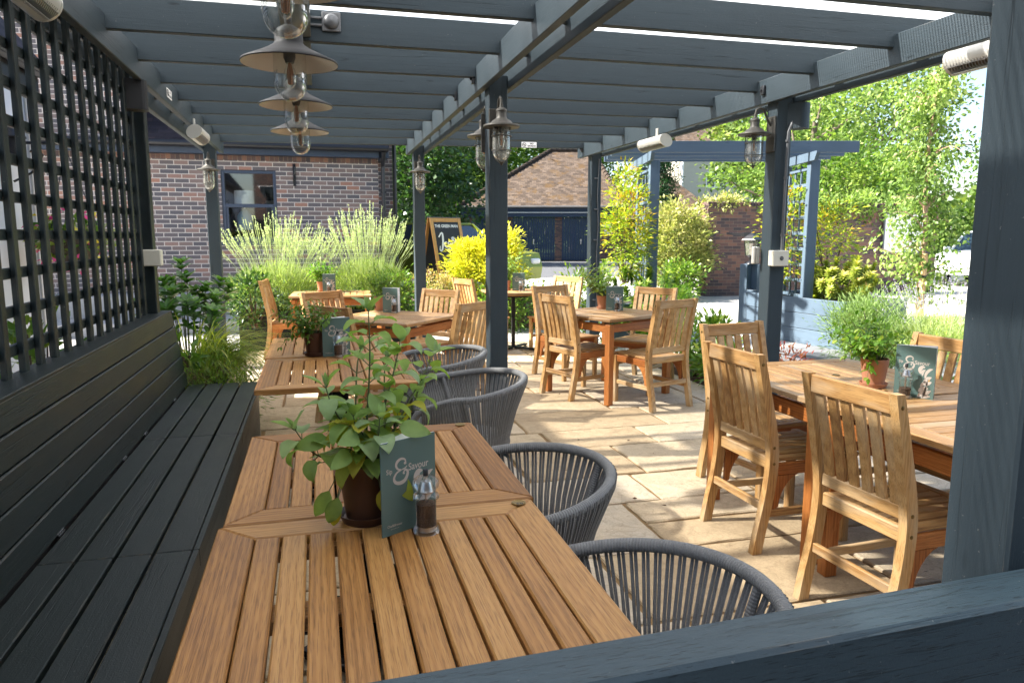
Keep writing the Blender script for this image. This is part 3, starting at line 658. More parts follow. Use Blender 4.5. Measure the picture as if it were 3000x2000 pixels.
def shade_block():  # unseen block added to keep rafter and rail faces dark
    t = thing('brick_pub', 'unseen brick block added behind the picture to darken the near faces', 'building', (-2.34, 0, 0)); b = MB()
    wall_quad(b, (0, -4.2), (7.2, -4.2), -.03, 5.4, 0); wall_quad(b, (7.2, -4.2), (7.2, -9), -.03, 5.4, 0); wall_quad(b, (0, -9), (0, -4.2), -.03, 5.4, 0); b.build('wall', M['brick_dark'], t)
    b = MB(); slope_quad(b, [(-.2, -4.0, 5.35), (7.5, -4.0, 5.35), (7.5, -8, 7.4), (-.2, -8, 7.4)], (0, -4.0, 5.35), (1, 0, 0), (0, -4, 2.05)); b.build('roof', M['tile_dark'], t)
    for x in (.7, 3.0, 5.4):
        b = MB(); b.bx(x, x + 1.0, -4.2, -4.13, .9, 2.2, .01); w = b.build('window', M['frame_blue'], t); b = MB(); b.bx(x + .07, x + .93, -4.135, -4.125, .97, 2.13, .001); b.build('pane', M['car_glass'], w)
shade_block()
t = thing('shade_fence', 'tall black-stained close-boarded timber fence added unseen behind the picture to cut light', 'fence', (-2.2, -1.35, -.03)); b = MB()  # fence added out of view, blocks light from behind the camera
for k in range(62): b.bx(k * .15 + .002, k * .15 + .148, 0 if k % 2 else .012, .022 if k % 2 else .034, .0, 2.05, .003)
b.build('boards', M['paint_shade_dark'], t)
for k in range(6): b = MB(); b.bx(k * 1.8, k * 1.8 + .1, -.11, -.005, 0, 2.1, .004); b.build('post', M['paint_shade_dark'], t)
t = thing('wall_lantern', 'small black lantern on the white wall behind the lattice', 'lantern', (-2.27, 6.4, 2.12))
b = MB(); b.lathe([(.0, .14), (.05, .11), (.1, .06), (.1, .05), (.05, .05)], TR(.1, 0, 0), 12); b.lathe([(.055, -.12), (.06, .05)], TR(.1, 0, 0), 12); b.tube([(0, 0, .2), (.06, 0, .24), (.1, 0, .14)], .01, 6); b.build('lantern_body', M['gutter'], t)

def bracket_basket():
    t = thing('hanging_basket', 'flower basket on a scrolled iron bracket behind the lattice', 'hanging basket', (-1.9, 6.7, 1.42))
    b = MB(); b.lathe([(.0, -.22), (.12, -.2), (.2, -.1), (.24, 0), (.22, 0), (.1, -.1)], None, 18); b.build('basket', M['bark_trunk'], t)
    b = MB(); b.tube([(-.38, .0, .75), (0, 0, .75)], .012, 6); b.tube([(-.38, 0, .45), (-.25, 0, .52), (-.16, 0, .66), (-.2, 0, .72), (-.25, 0, .68)], .009, 6)
    for a in (0, 120, 240): b.tube([(.22 * math.cos(R(a)), .22 * math.sin(R(a)), 0), (0, 0, .72)], .004, 5)
    b.build('bracket', M['gutter'], t)
    l = Leaves(); n = 420; d = sphere_pts(n); d[:, 2] = d[:, 2] * .7 + .1; P = d * RNG.uniform(.1, .3, (n, 1)); P[:, 2] *= .75
    l.add(P, d + RNG.normal(size=(n, 3)) * .4, RNG.uniform(.06, .1, n), RNG.uniform(.04, .06, n), RNG.random(n)); l.build('foliage', M['lf_laurel'], t)
    l = Leaves(); n = 90; d = sphere_pts(n); P = d * RNG.uniform(.27, .33, (n, 1)); P[:, 2] *= .8
    l.add(P, d + RNG.normal(size=(n, 3)) * .5, .05, .045, np.where(RNG.random(n) < .7, RNG.uniform(0, .5, n), RNG.uniform(.6, 1, n))); stuff(l.build('flowers', M['petal'], t))
bracket_basket()

# ---------------------------------------------------------------- garage block
def garage():
    A = Vector((8.4, 42.0, 0)); Bv = Vector((16.7, 39.8, 0)); d = (Bv - A).normalized(); nrm = Vector((d.y, -d.x, 0))  # nrm points to the camera side
    ang = math.degrees(math.atan2(d.y, d.x)); L = (Bv - A).length
    t = thing('garage_block', 'low brick garage block with navy doors under a mossy red hipped roof', 'garage', A, ang)
    b = MB(); W = 8.0; h = 2.95
    doors = [(.55, 2.2), (2.65, 5.1), (5.5, 7.7)]
    xs = [0] + [v for dd in doors for v in dd] + [L]
    for i in range(0, len(xs), 2): wall_quad(b, (xs[i], 0), (xs[i + 1], 0), 0, h - .45, xs[i])
    wall_quad(b, (0, 0), (L, 0), h - .45, h, 0) if False else None
    wall_quad(b, (L, 0), (L, W), 0, h, 0); wall_quad(b, (0, W), (0, 0), 0, h, 0); b.build('wall', M['brick_wall'], t)
    b = MB(); b.bx(-.3, L + .3, -.32, -.22, h - .12, h + .1, .005); b.bx(-.3, L + .3, -.22, .02, h - .45, h - .12, .005); b.build('fascia', M['navy'], t)
    b = MB(); b.tube([(-.4, -.42, h + .1), (L + .4, -.42, h + .1)], .07, 8); b.tube([(L + .4, -.42, h + .1), (L + .4, W, h + .1)], .07, 8); b.build('gutter', M['grey_plastic'], t)
    b = MB(); b.tube([(2.2, -.27, h - .2), (7.6, -.27, h - .2)], .03, 6); b.build('light_tube', M['white'], t)
    e = .5; z0 = h + .1; r = 3.6; i0 = 5.0
    p = [(-e, -e, z0), (L + e, -e, z0), (L + e, W + e, z0), (-e, W + e, z0)]; ra = (i0, W / 2, z0 + r); rb = (L - 1.0, W / 2, z0 + r)
    b = MB(); s = Vector((0, W / 2 + e, r))
    slope_quad(b, [p[0], p[1], rb, ra], p[0], (1, 0, 0), s); slope_quad(b, [p[1], p[2], rb], p[1], (0, 1, 0), (-1.5, 0, r)); slope_quad(b, [p[2], p[3], ra, rb], p[2], (-1, 0, 0), (0, -s.y, s.z)); slope_quad(b, [p[3], p[0], ra], p[3], (0, -1, 0), (4.9, 0, r))
    rf = b.build('roof', M['tile_red'], t)
    b = MB()   # hip and ridge tiles
    for a_, b__ in ((p[1], rb), (p[0], ra), (ra, rb)):
        a_ = Vector(a_); b__ = Vector(b__); n = int((b__ - a_).length / .3)
        for k in range(n):
            q = a_.lerp(b__, k / n); q2 = a_.lerp(b__, (k + 1.1) / n); b.tube([q + Vector((0, 0, .03)), q2 + Vector((0, 0, .0))], [.15, .11], 8)
    b.build('hip_tiles', M['tile_red'], rf)
    for x0, x1 in doors:
        b = MB(); n = int((x1 - x0) / .14)
        for k in range(n):
            xa = x0 + (x1 - x0) * k / n; xb = x0 + (x1 - x0) * (k + 1) / n; b.bx(xa + .004, xb - .004, .02, .07, .03, h - .46, .006)
        for z in [.1 + .22 * k for k in range(10)]:
            if x1 - x0 > 2.5: b.bx(x0 + .03, x0 + .5, .005, .02, z, z + .12, .004); b.bx(x1 - .5, x1 - .03, .005, .02, z, z + .12, .004)
        dr = b.build('garage_door', M['navy'], t)
        b = MB(); b.bx((x0 + x1) / 2 - .02, (x0 + x1) / 2 + .02, -.05, .02, .95, 1.25); b.bx((x0 + x1) / 2 - .05, (x0 + x1) / 2 + .05, -.03, .02, 1.15, 1.2); b.build('handle', M['steel'], dr)
    b = MB(); b.bx(7.95, 8.4, -.04, 0, 1.5, 2.15); b.build('notice', M['white'], t)
garage()

# second house roof and the cream house behind the arbour
t = thing('tiled_outbuilding', 'small outbuilding with a mossy orange tiled hip roof behind the hedge', 'outbuilding', (21.0, 50, 0))
b = MB(); wall_quad(b, (0, 0), (7, -2), 0, 2.6, 0); wall_quad(b, (7, -2), (9, 4), 0, 2.6, 0); wall_quad(b, (2, 6), (0, 0), 0, 2.6, 0); b.build('wall', M['brick_wall'], t)
b = MB(); pk = (4.0, 2.0, 6.6); c = [(-.6, -.4, 2.6), (7.3, -2.7, 2.6), (9.7, 4.4, 2.6), (1.7, 6.6, 2.6)]
for i in range(4): slope_quad(b, [c[i], c[(i + 1) % 4], pk], c[i], Vector(c[(i + 1) % 4]) - Vector(c[i]), Vector(pk) - (Vector(c[i]) + Vector(c[(i + 1) % 4])) / 2)
b.build('roof', M['tile_red'], t)
t = thing('cream_house', 'cream rendered house with white windows half hidden by tree branches', 'house', (31.5, 60, 0), -14)
b = MB(); b.bx(0, 14, 0, 8, 0, 8.4, .02); b.build('wall', M['render_cream'], t)
b = MB(); slope_quad(b, [(-.4, -.4, 8.4), (14.4, -.4, 8.4), (14.4, 4, 11.6), (-.4, 4, 11.6)], (0, 0, 8.4), (1, 0, 0), (0, 4.4, 3.2)); slope_quad(b, [(-.4, 8.4, 8.4), (14.4, 8.4, 8.4), (14.4, 4, 11.6), (-.4, 4, 11.6)], (0, 8, 8.4), (1, 0, 0), (0, -4.4, 3.2)); b.build('roof', M['tile_red'], t)
for x in (2.0, 5.4, 9.5):
    b = MB(); 
    for x0, x1, z0, z1 in ((x, x + .1, 5.6, 7.0), (x + 1.5, x + 1.6, 5.6, 7.0), (x + .75, x + .85, 5.7, 6.9), (x + .1, x + 1.5, 6.9, 7.0), (x + .1, x + 1.5, 5.6, 5.7)): b.bx(x0, x1, -.08, .0, z0, z1)
    w = b.build('window', M['white'], t); b = MB(); b.bx(x + .1, x + 1.5, -.03, -.004, 5.7, 6.9, .001); b.build('pane', M['car_glass'], w)
b = MB(); b.tube([(-.1, -.1, 0), (-.1, -.1, 8.6)], .1, 8); b.build('drainpipe', M['white'], t)

# brick garden wall on the right with its notice board and lean-to frame
def garden_wall():
    t = thing('brick_garden_wall', 'tall dark red brick garden wall behind the arbour', 'wall', (9.2, 16.2, 0))
    b = MB(); d = .34
    wall_quad(b, (0, 0), (6.4, -.4), -.05, 2.16, 0); wall_quad(b, (0, d), (0, 0), -.05, 2.16, 0); wall_quad(b, (6.4, d - .4), (0, d), -.05, 2.16, 0)
    b.add([(0, 0, 2.16), (6.4, -.4, 2.16), (6.4, d - .4, 2.16), (0, d, 2.16)], [[0, 1, 2, 3]]); b.build('wall', M['brick_wall'], t)
    b = MB(); n = 80
    for k in range(n):
        x = 6.4 * k / n; b.box((x + .04, -.4 * k / n + d / 2, 2.21), (.068, d + .02, .1), RZ(0), .008)
    b.build('coping', M['brick_wall'], t)
garden_wall()
t = thing('notice_board', 'blank white notice board in grey frame on the garden wall', 'notice board', (14.6, 15.82, 1.5), -3.6)
b = MB(); b.bx(-.6, .6, -.03, 0, -.48, .48, .004); b.build('panel', M['white'], t)
b = MB(); 
for x0, x1, z0, z1 in ((-.64, -.6, -.52, .52), (.6, .64, -.52, .52), (-.6, .6, .48, .52), (-.6, .6, -.52, -.48)): b.bx(x0, x1, -.05, 0, z0, z1, .004)
b.build('frame', M['grey_plastic'], t)
t = thing('lean_to_frame', 'dark timber lean-to frame against the brick garden wall', 'shelter', (9.55, 15.1, 0))
b = MB(); b.bx(.28, .36, -.05, .03, -.03, 1.42, .005); b.bx(1.9, 1.98, -.05, .03, -.03, 1.3, .005); b.build('post', M['gutter'], t)
b = MB(); b.bx(-.1, 2.2, -.09, .0, 1.42, 1.52, .005); b.bar((.4, 0, 1.36), (1.6, .9, 1.1), .05, .06); b.bar((.1, -.05, 1.46), (.1, .95, 1.5), .05, .06); b.build('beam', M['gutter'], t)
# ---------------------------------------------------------------- big pergola
def pergola():
    t = thing('pergola', 'large blue-grey timber pergola with clear corrugated roof over the dining terrace', 'pergola')
    P = M['paint']
    posts = [(1.065, 1.185, .885, 1.01), (1.065, 1.185, 4.58, 4.70), (1.065, 1.185, 8.25, 8.37), (-1.115, -.995, 8.5, 8.62), (-1.115, -.995, .885, 1.0),
             (3.08, 3.2, 4.55, 4.67), (3.09, 3.21, 8.1, 8.22), (3.08, 3.2, .885, 1.005)]
    for k, (a, b_, c, d) in enumerate(posts):
        b = MB(); b.bx(a, b_, c, d, -.02, 2.43, .005); b.build('post', P, t)
    for x0, x1, y0, y1 in ((1.02, 1.064, -.6, 8.55), (1.186, 1.23, -.6, 8.55), (-.994, -.95, .2, 8.88), (-1.16, -1.116, .2, 8.88), (3.03, 3.075, -.6, 8.42), (3.21, 3.255, -.6, 8.42)):
        b = MB(); b.bx(x0, x1, y0, y1, 2.35, 2.515, .004); b.build('beam', P, t)
    ys = [8.42, 7.81, 7.2, 6.6, 6.0, 5.385, 4.76, 4.12, 3.455, 2.83, 2.2, 1.58, .96, .35]
    for yc in ys:
        s = max(0, (yc - 4) / 4.4 * .1)
        b = MB(); b.bar((-1.24, yc + s * 2.2 + .022, 2.525), (3.34, yc - s * 2.3 + .022, 2.525), .045, .16, bev=.004); b.build('rafter', P, t)
    b = MB(); b.bx(-1.3, 3.4, -.3, 8.62, 2.612, 2.622, .001, offs=False); b.build('roof_sheet', M['roof'], t)
    # short spine boards between the rafters that the pendants hang from
    for a, c in zip(ys[1:], ys[:-1]):
        if c < 5.4: b = MB(); b.bx(-.13, .013, a + .05, c - .004, 2.462, 2.59, .003); b.build('noggin', P, t)
    b = MB(); b.bx(-1.25, 3.4, -.09, 0, .775, .92, .007, TR(0, .835, 0) @ RZ(2.18)); b.build('rail', M['paint_rail'], t)
    for x, y in ((1.0, 4.79), (1.0, 5.4), (3.01, 4.64), (3.01, 8.25)):
        b = MB(); b.bx(x, x + .018, y - .02, y + .02, 2.41, 2.47, .002); b.tube([(x - .012, y, 2.44), (x + .01, y, 2.44)], .008, 6); b.build('bolt', M['dark_metal'], t)
    return t
pergola()
def trellis():
    t = thing('trellis_screen', 'tall dark square lattice screen standing along the bench back', 'trellis', (-1.05, 2.6, .955))
    D = M['paint_shade_dark']
    b = MB(); b.bx(-.045, .055, 2.49, 2.58, 0, 1.42, .004); b.build('end_post', D, t)
    z1 = 1.5; y = 2.4
    while y > -2.3:
        b = MB(); b.bx(-.011, .011, y - .0225, y + .0225, 0, z1, .003); b.build('upright', D, t); y -= .165
    z = .085
    while z < z1:
        b = MB(); b.bx(-.033, -.0115, -2.35, 2.49, z - .02, z + .02, .003); b.build('crossbar', D, t); z += .1375
trellis()
def bench():
    t = thing('bench', 'long dark slatted built-in bench with a high panelled back', 'bench', (-.65, 2.8, 0)); D = M['paint_shade_dark']
    segs = [(-2.5, -1.79), (-1.785, -.37), (-.365, 1.08), (1.085, 2.48)]
    for y0, y1 in segs:
        for x0, x1 in ((-.215, -.115), (-.103, -.003), (.009, .109), (.121, .228)):
            b = MB(); b.bx(x0, x1, y0, y1, .425, .45, .003); b.build('seat_board', D, t)
        b = MB(); b.bx(.231, .25, y0, y1, .39, .4495, .002); b.build('nosing', D, t)
    b = MB(); b.bx(.205, .228, -2.5, 2.46, .0, .424, .003); b.build('front_panel', D, t)
    b = MB(); b.bx(-.22, .2, 2.44, 2.46, .0, .424, .003); b.build('end_panel', D, t)
    # leaning back of five boards
    lean = math.degrees(math.atan2(.075, .5)); Mx = TR(-.222, 0, .452) @ RY(-lean)
    for k in range(5):
        b = MB(); b.bx(-.022, 0, -2.5, 2.48, k * .1015, k * .1015 + .096, .005, Mx); b.build('back_board', D, t)
    b = MB(); b.bx(-.03, -.0225, -2.5, 2.47, -.2, .5, .001, Mx); b.build('back_lining', M['ink'], t)
    b = MB(); b.bx(-.43, -.297, -2.5, 2.485, .937, .958, .003); b.build('cap', D, t)
    b = MB(); b.bx(-.42, -.3, 2.45, 2.478, 0, .936, .003); b.build('back_end_panel', D, t)
    for y in (.0 - .15, .72, 1.15, 1.95):
        b = MB(); b.bx(-.235, -.216, y, y + .06, .448, .456, .001); b.tube([(-.225, y, .457), (-.225, y + .06, .457)], .005, 6); b.build('hinge', M['dark_metal'], t)
bench()
# ---------------------------------------------------------------- tables
def poly_slab(mb, poly, z0, z1, bev=.003, M=None, along=(0, 1)):
    """convex board with a softened top edge; grain runs along the given direction"""
    M4 = M or I4; n = len(poly); area = sum(poly[i][0] * poly[(i + 1) % n][1] - poly[(i + 1) % n][0] * poly[i][1] for i in range(n))
    if area < 0: poly = poly[::-1]
    P = [Vector(p) for p in poly]; ins = []
    for i in range(n):
        a = (P[i] - P[i - 1]).normalized(); c = (P[(i + 1) % n] - P[i]).normalized()
        na = Vector((-a.y, a.x)); nc = Vector((-c.y, c.x)); m = (na + nc); m = m / max(.3, m.dot(na)); ins.append(P[i] + m * bev)
    rings = [[(p.x, p.y, z0) for p in P], [(p.x, p.y, z1 - bev) for p in P], [(p.x, p.y, z1) for p in ins]]
    vs = [q for r_ in rings for q in r_]; ro = [random.uniform(-40, 40) for _ in range(3)]
    al = Vector(along).normalized(); pe = Vector((al.y, -al.x))
    gs = [(Vector(q[:2]).dot(pe) + ro[0], Vector(q[:2]).dot(al) + ro[1], q[2] + ro[2]) for q in vs]
    fs = [[2 * n + i for i in range(n)], list(range(n))[::-1]]
    for r_ in (0, 1): fs += [[r_ * n + i, r_ * n + (i + 1) % n, (r_ + 1) * n + (i + 1) % n, (r_ + 1) * n + i] for i in range(n)]
    mb.add([M4 @ Vector(q) for q in vs], fs, gs)
def table_top(sx, sy, w=.09, n=10, th=.026, along='y', gap=.0062):
    """mitred frame with loose boards, top face at z = 0"""
    b = MB(); X, Y = sx / 2, sy / 2; g = .0012
    poly_slab(b, [(-X, -Y + g), (-X + w, -Y + w + g), (-X + w, Y - w - g), (-X, Y - g)], -th, 0, .004, along=(0, 1))
    poly_slab(b, [(X, -Y + g), (X - w, -Y + w + g), (X - w, Y - w - g), (X, Y - g)], -th, 0, .004, along=(0, 1))
    poly_slab(b, [(-X + g, -Y), (X - g, -Y), (X - w - g, -Y + w), (-X + w + g, -Y + w)], -th, 0, .004, along=(1, 0))
    poly_slab(b, [(-X + g, Y), (X - g, Y), (X - w - g, Y - w), (-X + w + g, Y - w)], -th, 0, .004, along=(1, 0))
    if along == 'y':
        st = (2 * (X - w)) / n
        for k in range(n):
            x0 = -X + w + k * st + gap / 2; x1 = x0 + st - gap; j = random.uniform(-.001, .001)
            poly_slab(b, [(x0, -Y + w + .002), (x1, -Y + w + .002), (x1, Y - w - .002), (x0, Y - w - .002)], -th + .006, -.001 + j, .004, along=(0, 1))
        b.bx(-X + .03, X - .03, -.035, .035, -.05, -.021, .002); b.bx(-X + .03, X - .03, -Y + .1, -Y + .13, -.05, -.021, .002); b.bx(-X + .03, X - .03, Y - .13, Y - .1, -.05, -.021, .002)
    else:
        st = (2 * (Y - w)) / n
        for k in range(n):
            y0 = -Y + w + k * st + gap / 2; y1 = y0 + st - gap
            poly_slab(b, [(-X + w + .002, y0), (X - w - .002, y0), (X - w - .002, y1), (-X + w + .002, y1)], -th + .006, -.001, .004, along=(1, 0))
        b.bx(-.035, .035, -Y + .03, Y - .03, -.05, -.021, .002)
    return b
def medallion(parent, x, y, number=None, rz=0, z=.7515):
    b = MB(); b.lathe([(0, .0), (.019, .0), (.019, .0025), (.0165, .0035), (.015, .0025), (0, .0025)], TR(x, y, z), 24); o = b.build('number_disc', M['brass'], parent)
    if number:
        b = MB(); add_text(b, number, .02, TR(x, y - .007, z + .0032) @ RZ(rz), 'CENTER', bold=.0006); b.build('number', M['ink'], o)
def bistro(cx, cy, sx, sy, label, disc=None, top='teak', rz=0, n=10, metal='black_metal', col=.042, group='slatted bistro tables along the bench'):
    t = thing('bistro_table', label, 'table', (cx, cy, 0), rz, group); tp = table_top(sx, sy, n=n).build('tabletop', M[top], t); tp.location.z = .75
    b = MB(); b.bx(-col, col, -col, col, .03, .69, .006); b.build('pedestal', M[metal], t)
    b = MB(); b.bx(-.22, .22, -.03, .03, .69, .699, .002); b.bx(-.03, .03, -.22, .22, .6995, .7, .0004); b.bx(-.16, .16, -.12, .12, .672, .689, .003); b.build('top_plate', M[metal], t)
    b = MB()
    for a in (45, 135): b.bx(-.34, .34, -.03, .03, .012 + a * 1e-5, .035 + a * 1e-5, .006, RZ(a))
    for a in (45, 135, 225, 315): b.lathe([(0, 0), (.018, 0), (.018, .012), (0, .012)], RZ(a) @ TR(.315, 0, 0), 10)
    b.build('base', M[metal], t)
    if disc: medallion(t, *disc)
    return t
bistro(.14, 1.403, .79, .838, 'slatted wooden bistro table nearest the rail, holding the potted sage', (.352, .388, '63', 180))
bistro(.15, 2.248, .79, .834, 'slatted wooden bistro table directly behind the sage table, nothing on it', (.345, .38, None))
bistro(.095, 3.925, .79, .87, 'slatted wooden bistro table by the bench end with a clear gap in front', (.34, .41, None))
bistro(.085, 4.83, .79, .86, 'slatted wooden bistro table holding the mint pot, beyond the bench end', None)
tj = bistro(2.42, 9.08, .7, .7, 'small pedestal table by the golden shrub, two chairs at it', None, 'teak_top', col=.022, group=None)

def leg_table(cx, cy, sx, sy, rz, label, top='teak_top', along='y', n=10, disc=None):
    t = thing('dining_table', label, 'table', (cx, cy, 0), rz, 'four-legged teak dining tables')
    tp = table_top(sx, sy, n=n, along=along, th=.024).build('tabletop', M[top], t); tp.location.z = .75
    X, Y = sx / 2 - .045, sy / 2 - .045
    for x in (-X, X):
        for y in (-Y, Y):
            b = MB(); b.bx(x - .029, x + .029, y - .029, y + .029, 0, .7, .004); b.build('leg', M['teak_orange'], t)
    b = MB(); h0, h1 = .63, .7
    for s in (-1, 1): b.bx(-X + .03, X - .03, s * Y - .012, s * Y + .012, h0, h1, .003); b.bx(s * X - .012, s * X + .012, -Y + .03, Y - .03, h0, h1, .003)
    b.build('apron', M['teak_orange'], t)
    if disc: medallion(t, *disc)
    return t
leg_table(2.58, 6.29, .86, .86, 24.6, 'square teak table in the sunlit middle with four chairs round it')
leg_table(.62, 6.45, .9, .9, 50, 'square teak table set cornerwise between bench tables and centre post', 'teak_top')
leg_table(2.49, 3.09, .9, .92, 0, 'right-hand teak table half with the basil pot and menu at its edge', 'teak_top', 'y', 10, (.03, .02, None))
leg_table(2.49, 2.15, .9, .9, 0, 'right-hand teak table half cut off by the big foreground post', 'teak_top', 'x')
leg_table(.16, 9.28, .95, .8, -3, 'plain teak table against the lavender planter at the back', 'teak_top')

# ---------------------------------------------------------------- slatted teak chairs (face +Y, rear legs on y = 0)
def spline(pts, n):
    """catmull-rom through 2-D points"""
    out = []; P = [Vector(p) for p in pts]; P = [P[0] * 2 - P[1]] + P + [P[-1] * 2 - P[-2]]
    segs = len(P) - 3
    for k in range(n):
        u = k / (n - 1) * segs; i = min(int(u), segs - 1); f = u - i; a, b_, c, d = P[i:i + 4]
        out.append(.5 * ((2 * b_) + (c - a) * f + (a * 2 - b_ * 5 + c * 4 - d) * f * f + (b_ * 3 - a - c * 3 + d) * f ** 3))
    return out
def make_chair():
    t = thing('slatted_chair', 'x', 'chair', group='slatted teak dining chairs'); C = M['teak_chair']
    cl = spline([(-.062, 0), (-.045, .1), (-.012, .26), (.004, .4), (.0, .52), (-.035, .7), (-.088, .93)], 22)
    def yat(z):
        for a, b_ in zip(cl[:-1], cl[1:]):
            if a.y <= z <= b_.y + 1e-6: f = (z - a.y) / (b_.y - a.y); return a.x + (b_.x - a.x) * f
        return cl[-1].x
    Mx = lambda x: Matrix(((0, 0, 1, x), (1, 0, 0, 0), (0, 1, 0, 0), (0, 0, 0, 1)))   # (y, z) outline -> thickness along x
    for s in (-1, 1):
        fr = []; bk = []
        for p in cl:
            w = .024 if p.y < .6 else .024 - .006 * (p.y - .6) / .33
            fr.append((p.x + w, p.y)); bk.append((p.x - w, p.y))
        b = MB(); x = s * .212
        for k in range(len(cl) - 1):   # quads keep the outline clean
            pass
        b.prism(bk + fr[::-1], .036, Mx(x)); leg = b.build('back_leg', C, t)
        for z in (.885, .5, .425):
            b = MB(); b.lathe([(0, .0015), (.0055, .0015), (.0075, .0005), (.0075, -.002)], TR(s * .2305, yat(z), z) @ RY(90 * s), 10); b.build('screw', M['brass'], leg)
    b = MB()
    tilt = math.degrees(math.atan2(yat(.86) - yat(.93), .07))
    b.box((0, yat(.893), .89), (.388, .024, .07), None, .004)
    b.box((0, yat(.5), .5), (.388, .024, .05), None, .004)
    for k in range(6):
        x = -.162 + k * .0648
        for za, zb in ((.524, .64), (.64, .76), (.76, .852)):
            pass
        pts = [(yat(z), z) for z in (.522, .6, .68, .76, .853)]
        b.prism([(y - .0065, z) for y, z in pts] + [(y + .0065, z) for y, z in pts[::-1]], .042, Mx(x))
    b.build('backrest', C, t)
    b = MB(); b.box((0, .012, .418), (.388, .03, .056), None, .005)
    for k in range(7):
        x = -.174 + k * .058; b.bx(x - .0245, x + .0245, .03, .432, .421, .439, .004)
    b.bx(-.225, .225, .434, .478, .419, .44, .005); b.build('seat', C, t)
    for s in (-1, 1):
        b = MB(); x = s * .2; b.bx(x - .02, x + .02, .41, .45, 0, .418, .004); b.build('front_leg', C, t)
        b = MB(); b.bx(x - .011, x + .011, .026, .409, .362, .4185, .003); b.build('apron', M['teak_orange'], t)
        b = MB(); arc = [(.028, .36), (.155, .36)] + [(.155 - .1 * math.sin(a), .36 - .15 * (1 - math.cos(a)) ** .8) for a in [i * PI / 2 / 6 for i in range(1, 7)]] + [(.028, .2)]
        b.prism(arc, .016, Mx(s * .2)); b.build('bracket', M['teak_orange'], t)
        b = MB(); b.bx(x - .01, x + .01, -.01, .409, .165, .2, .003); b.build('stretcher', C, t)
    b = MB(); b.bx(-.19, .19, .418, .438, .362, .4185, .003); b.build('apron', M['teak_orange'], t)
    b = MB(); b.bx(-.193, .193, -.037, -.017, .2, .238, .003); b.build('stretcher', C, t)
    return t
chair0 = make_chair()
CH = [  # back-top centre, facing direction, label
 ((1.875, 3.03), (1, .03), 'slatted chair with its back to us beside the right table, nearer the floor gap'),
 ((1.835, 2.19), (1, .06), 'slatted chair nearest the foreground post, back cut off by the dark rail'),
 ((2.42, 3.93), (.16, -1), 'slatted chair at the far end of the right table beside the conduit post'),
 ((3.16, 3.05), (-1, -.05), 'sunlit slatted chair on the far side of the right table behind the menu'),
 ((2.04, 6.21), (.94, .34), 'slatted chair left of the sunlit middle table, nearest of the two there'),
 ((2.38, 7.43), (.33, -.94), 'slatted chair at the back left corner of the sunlit middle table'),
 ((2.86, 5.49), (-.3, .95), 'slatted chair right of the sunlit middle table with its back to us'),
 ((3.34, 6.86), (-.8, -.6), 'slatted chair behind the sunlit middle table in front of the green shrub'),
 ((1.2, 5.68), (-.66, .75), 'slatted chair half hidden behind the centre post'),
 ((1.17, 7.15), (-.75, -.65), 'slatted chair facing us just left of the centre post'),
 ((.03, 7.17), (.57, -.82), 'slatted chair behind the mint pot facing the cornerwise table'),
 ((.08, 5.62), (.78, .6), 'slatted chair tucked behind the mint table, only its top rail showing'),
 ((-.62, 9.2), (1, -.12), 'slatted chair seen edge-on beside the dark planter at the far left'),
 ((1.72, 8.88), (.93, .35), 'slatted chair left of the small pedestal table, in front of the golden shrub'),
 ((3.15, 9.03), (-.83, -.55), 'slatted chair right of the small pedestal table, furthest away'),
]
for k, ((x, y), f, lab) in enumerate(CH):
    n = math.hypot(*f); f = (f[0] / n, f[1] / n); rz = math.degrees(math.atan2(f[1], f[0])) - 90; loc = (x + f[0] * .085, y + f[1] * .085, 0)
    if k == 0: chair0.location = loc; chair0.rotation_euler = (0, 0, R(rz)); chair0['label'] = lab
    else: dup(chair0, loc, rz, lab)

